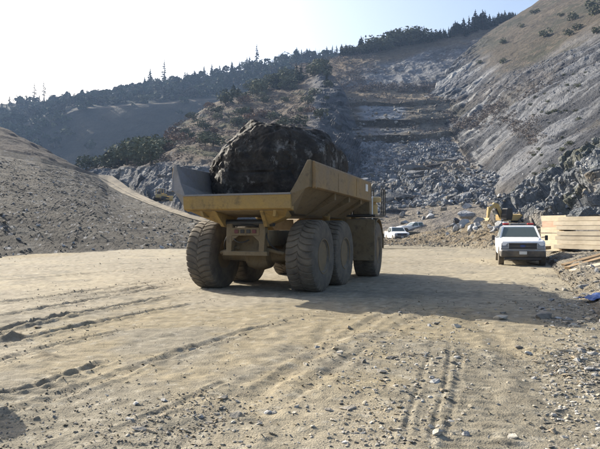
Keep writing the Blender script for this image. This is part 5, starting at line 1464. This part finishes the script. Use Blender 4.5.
# trees at the foot of the spur
for (px, v, h) in ((86, 3.9, 7), (94, 3.6, 6), (104, 2.6, 7), (112, 2.5, 8), (118, 2.3, 9), (124, 2.6, 9), (130, 2.4, 9.5), (137, 2.5, 9), (144, 2.3, 10), (150, 2.6, 9), (156, 2.4, 7), (128, 2.1, 7), (141, 2.1, 8), (152, 2.05, 8), (163, 2.5, 6), (122, 3.2, 8), (136, 3.3, 8), (150, 3.3, 7)):
    plant('oak_tree', col_point(SP, px, v), h * .8, 'grey-green tree at the foot of the spur', 'tree', 'trees at the foot of the spur', .04, 1.25)
for k in range(60):
    px = r_.uniform(165, 330); v = r_.uniform(2.2, 3.98)
    plant(r_.choice(['scrub_bush', 'scrub_bush', 'dry_shrub', 'oak_tree']), col_point(SP, px, v), r_.uniform(2.0, 5.0), 'bush on the brown spur', 'bush', 'bushes on the brown spur', .05, 1.4)
for k in range(46):
    px = r_.uniform(225, 330); v = 4.0 - r_.uniform(0, .35)
    plant(r_.choice(['conifer_tree', 'oak_tree', 'scrub_bush']), col_point(SP, px, v), r_.uniform(4, 9), 'tree on top of the spur', 'tree', 'trees on top of the brown spur', .03, 1.3)
# right hillside shrubs
for px, v, h in ((535, 3.75, 6), (572, 3.35, 6), (584, 3.7, 6), (590, 3.45, 7), (544, 3.25, 6.5), (570, 3.15, 5), (503, 3.45, 5), (504, 3.1, 4), (560, 3.5, 4), (578, 3.2, 5), (596, 3.3, 7), (522, 3.6, 4), (557, 3.9, 5), (480, 3.3, 3.5), (598, 3.05, 5)):
    plant('scrub_bush', col_point(RH, px, v), h * .85, 'low bush on the right hillside grass', 'bush', 'bushes on the right hillside', .05, 1.15)
for k in range(40):
    px = r_.uniform(520, 610); v = r_.uniform(1.2, 2.6)
    plant('scrub_bush', col_point(RH, px, v), r_.uniform(.5, 1.3), 'tuft on the grey right slope', 'bush', 'tufts on the grey right slope', .05, 1.4)

def plant_mass(name, P, h, kinds, cols, material, label, seed, wide=(1.0, 1.4)):
    r = np.random.default_rng(seed); Vs, Fs, Cs, base = [], [], [], 0
    kk = r.integers(0, len(kinds), len(P)); pal = np.array(cols)
    for q, (V, F) in enumerate(kinds):
        m = np.nonzero(kk == q)[0]
        if not len(m): continue
        yaw = r.uniform(0, 6.28, len(m)); c_, s_ = np.cos(yaw), np.sin(yaw); w = r.uniform(*wide, len(m)) * h[m]
        W = np.empty((len(m), len(V), 3))
        W[..., 0] = (V[None, :, 0] * c_[:, None] - V[None, :, 1] * s_[:, None]) * w[:, None]
        W[..., 1] = (V[None, :, 0] * s_[:, None] + V[None, :, 1] * c_[:, None]) * w[:, None]
        W[..., 2] = V[None, :, 2] * h[m][:, None]
        W += P[m][:, None, :]; Vs.append(W.reshape(-1, 3))
        Cs.append(np.repeat(pal[r.integers(0, len(pal), len(m))] * r.uniform(.75, 1.3, (len(m), 1)), len(V), axis=0))
        Fs.append((F[None] + (np.arange(len(m)) * len(V))[:, None, None] + base).reshape(-1, 3)); base += len(m) * len(V)
    me = mesh_np(name, np.concatenate(Vs), np.concatenate(Fs), False, np.concatenate(Cs))
    return tag(link(name, me, material), label, None, None, 'stuff')
M_mass = terrain_mat('foliage_mass', 0.6, 0.01, 0.2, 0.95, 3.0, 0.01)
low_con = [conifer_arrays(560 + k, 8, 5, .22, .08) for k in range(4)]; low_oak = [bush_arrays(570 + k, 55, 4, 1.0, .17) for k in range(4)]
low_dry = [bush_arrays(580 + k, 48, 5, .75, .08) for k in range(4)]
GREENS = [(0.05, 0.066, 0.036), (0.075, 0.09, 0.05), (0.10, 0.105, 0.06), (0.036, 0.05, 0.03), (0.085, 0.075, 0.055)]
fm = (FR['v'] > 2.02) & (FR['v'] < 3.02) & (FR['px'] > -60) & (FR['px'] < 360)
fm = fm * (0.3 + sst(-.3, .2, fbm(FR['P'] * 0.012, 4, 591)))
P, idx = pick(FR, 1650, 592, fm)
plant_mass('forest', P, np.random.default_rng(593).uniform(4, 10, len(P)), low_con + low_oak[:2], GREENS, M_mass, 'woods covering the upper half of the distant ridge', 594)
fm = ((FR['v'] > 0.3) & (FR['v'] < 1.1) & (FR['px'] > -60) & (FR['px'] < 360)) * sst(90, 20, FR['px'] - 60 * (FR['v'] - 1))
P, idx = pick(FR, 420, 595, fm * 1.0 + 0.02 * (FR['v'] < 1))
plant_mass('hillside_scrub', P, np.random.default_rng(596).uniform(3, 8.5, len(P)), low_oak + low_con[:1], GREENS, M_mass, 'scattered woods on the lower face of the distant ridge', 597)
# brown brush at the head of the quarry and along the right hillside
BR = [(0.22, 0.185, 0.16), (0.26, 0.22, 0.195), (0.19, 0.16, 0.135)]
bmask = (SC['v'] > .95) & (SC['v'] < 2) & (SC['px'] < 375)
P1, _ = pick(SC, 260, 598, bmask); P1b, _ = pick(SC, 160, 606, (SC['v'] > .9) & (SC['v'] < 1.1) & (SC['px'] > 360) & (SC['px'] < 445))
P2b, _ = pick(TR, 70, 599, (TR['v'] > .5) & (TR['px'] > 412) & (TR['px'] < 455) | (TR['v'] > 6))
line = np.exp(-((RH['v'] - 1.95 - 0.25 * np.sin(RH['px'] * .08)) / .16) ** 2) * sst(448, 456, RH['px']) * sst(545, 525, RH['px']) + 0.25 * np.exp(-((RH['v'] - 2.35) / .1) ** 2) * sst(480, 500, RH['px']) * sst(570, 550, RH['px'])
P3, _ = pick(RH, 420, 601, line)
P4, _ = pick(TA, 90, 602, (TA['v'] > 2.1) & (TA['px'] > 400))
P5, _ = pick(SP, 500, 603, (SP['v'] > 1.95) & (SP['v'] < 3.95) & (SP['px'] > 130) & (SP['px'] < 305))
Pall = np.concatenate([P1, P1b, P2b, P3, P4, P5])
hh = np.random.default_rng(604).uniform(.8, 2.6, len(Pall)) * np.clip(Pall[:, 1] / 260, .6, 1.5)
plant_mass('dry_brush', Pall, hh, low_dry, BR, M_mass, 'dry brown brush on the quarry slopes', 605, (1.3, 2.2))

# ------------------------------------------------------------------ haze
hm = bpy.data.materials.new('haze_air'); hm.use_nodes = True
hn = hm.node_tree.nodes; hn.remove(hn['Principled BSDF'])
pv = hn.new('ShaderNodeVolumePrincipled'); pv.inputs['Color'].default_value = (0.42, 0.62, 1.0, 1); pv.inputs['Density'].default_value = 0.00015; pv.inputs['Anisotropy'].default_value = 0.25
hm.node_tree.links.new(pv.outputs[0], hn['Material Output'].inputs['Volume'])
m = MB(); m.box(-1650, 1650, -1650, 1650, -2.0, 330.0)
haze = m.build('haze', hm); tag(haze, 'thin bluish haze in the valley air', None, None, 'stuff')
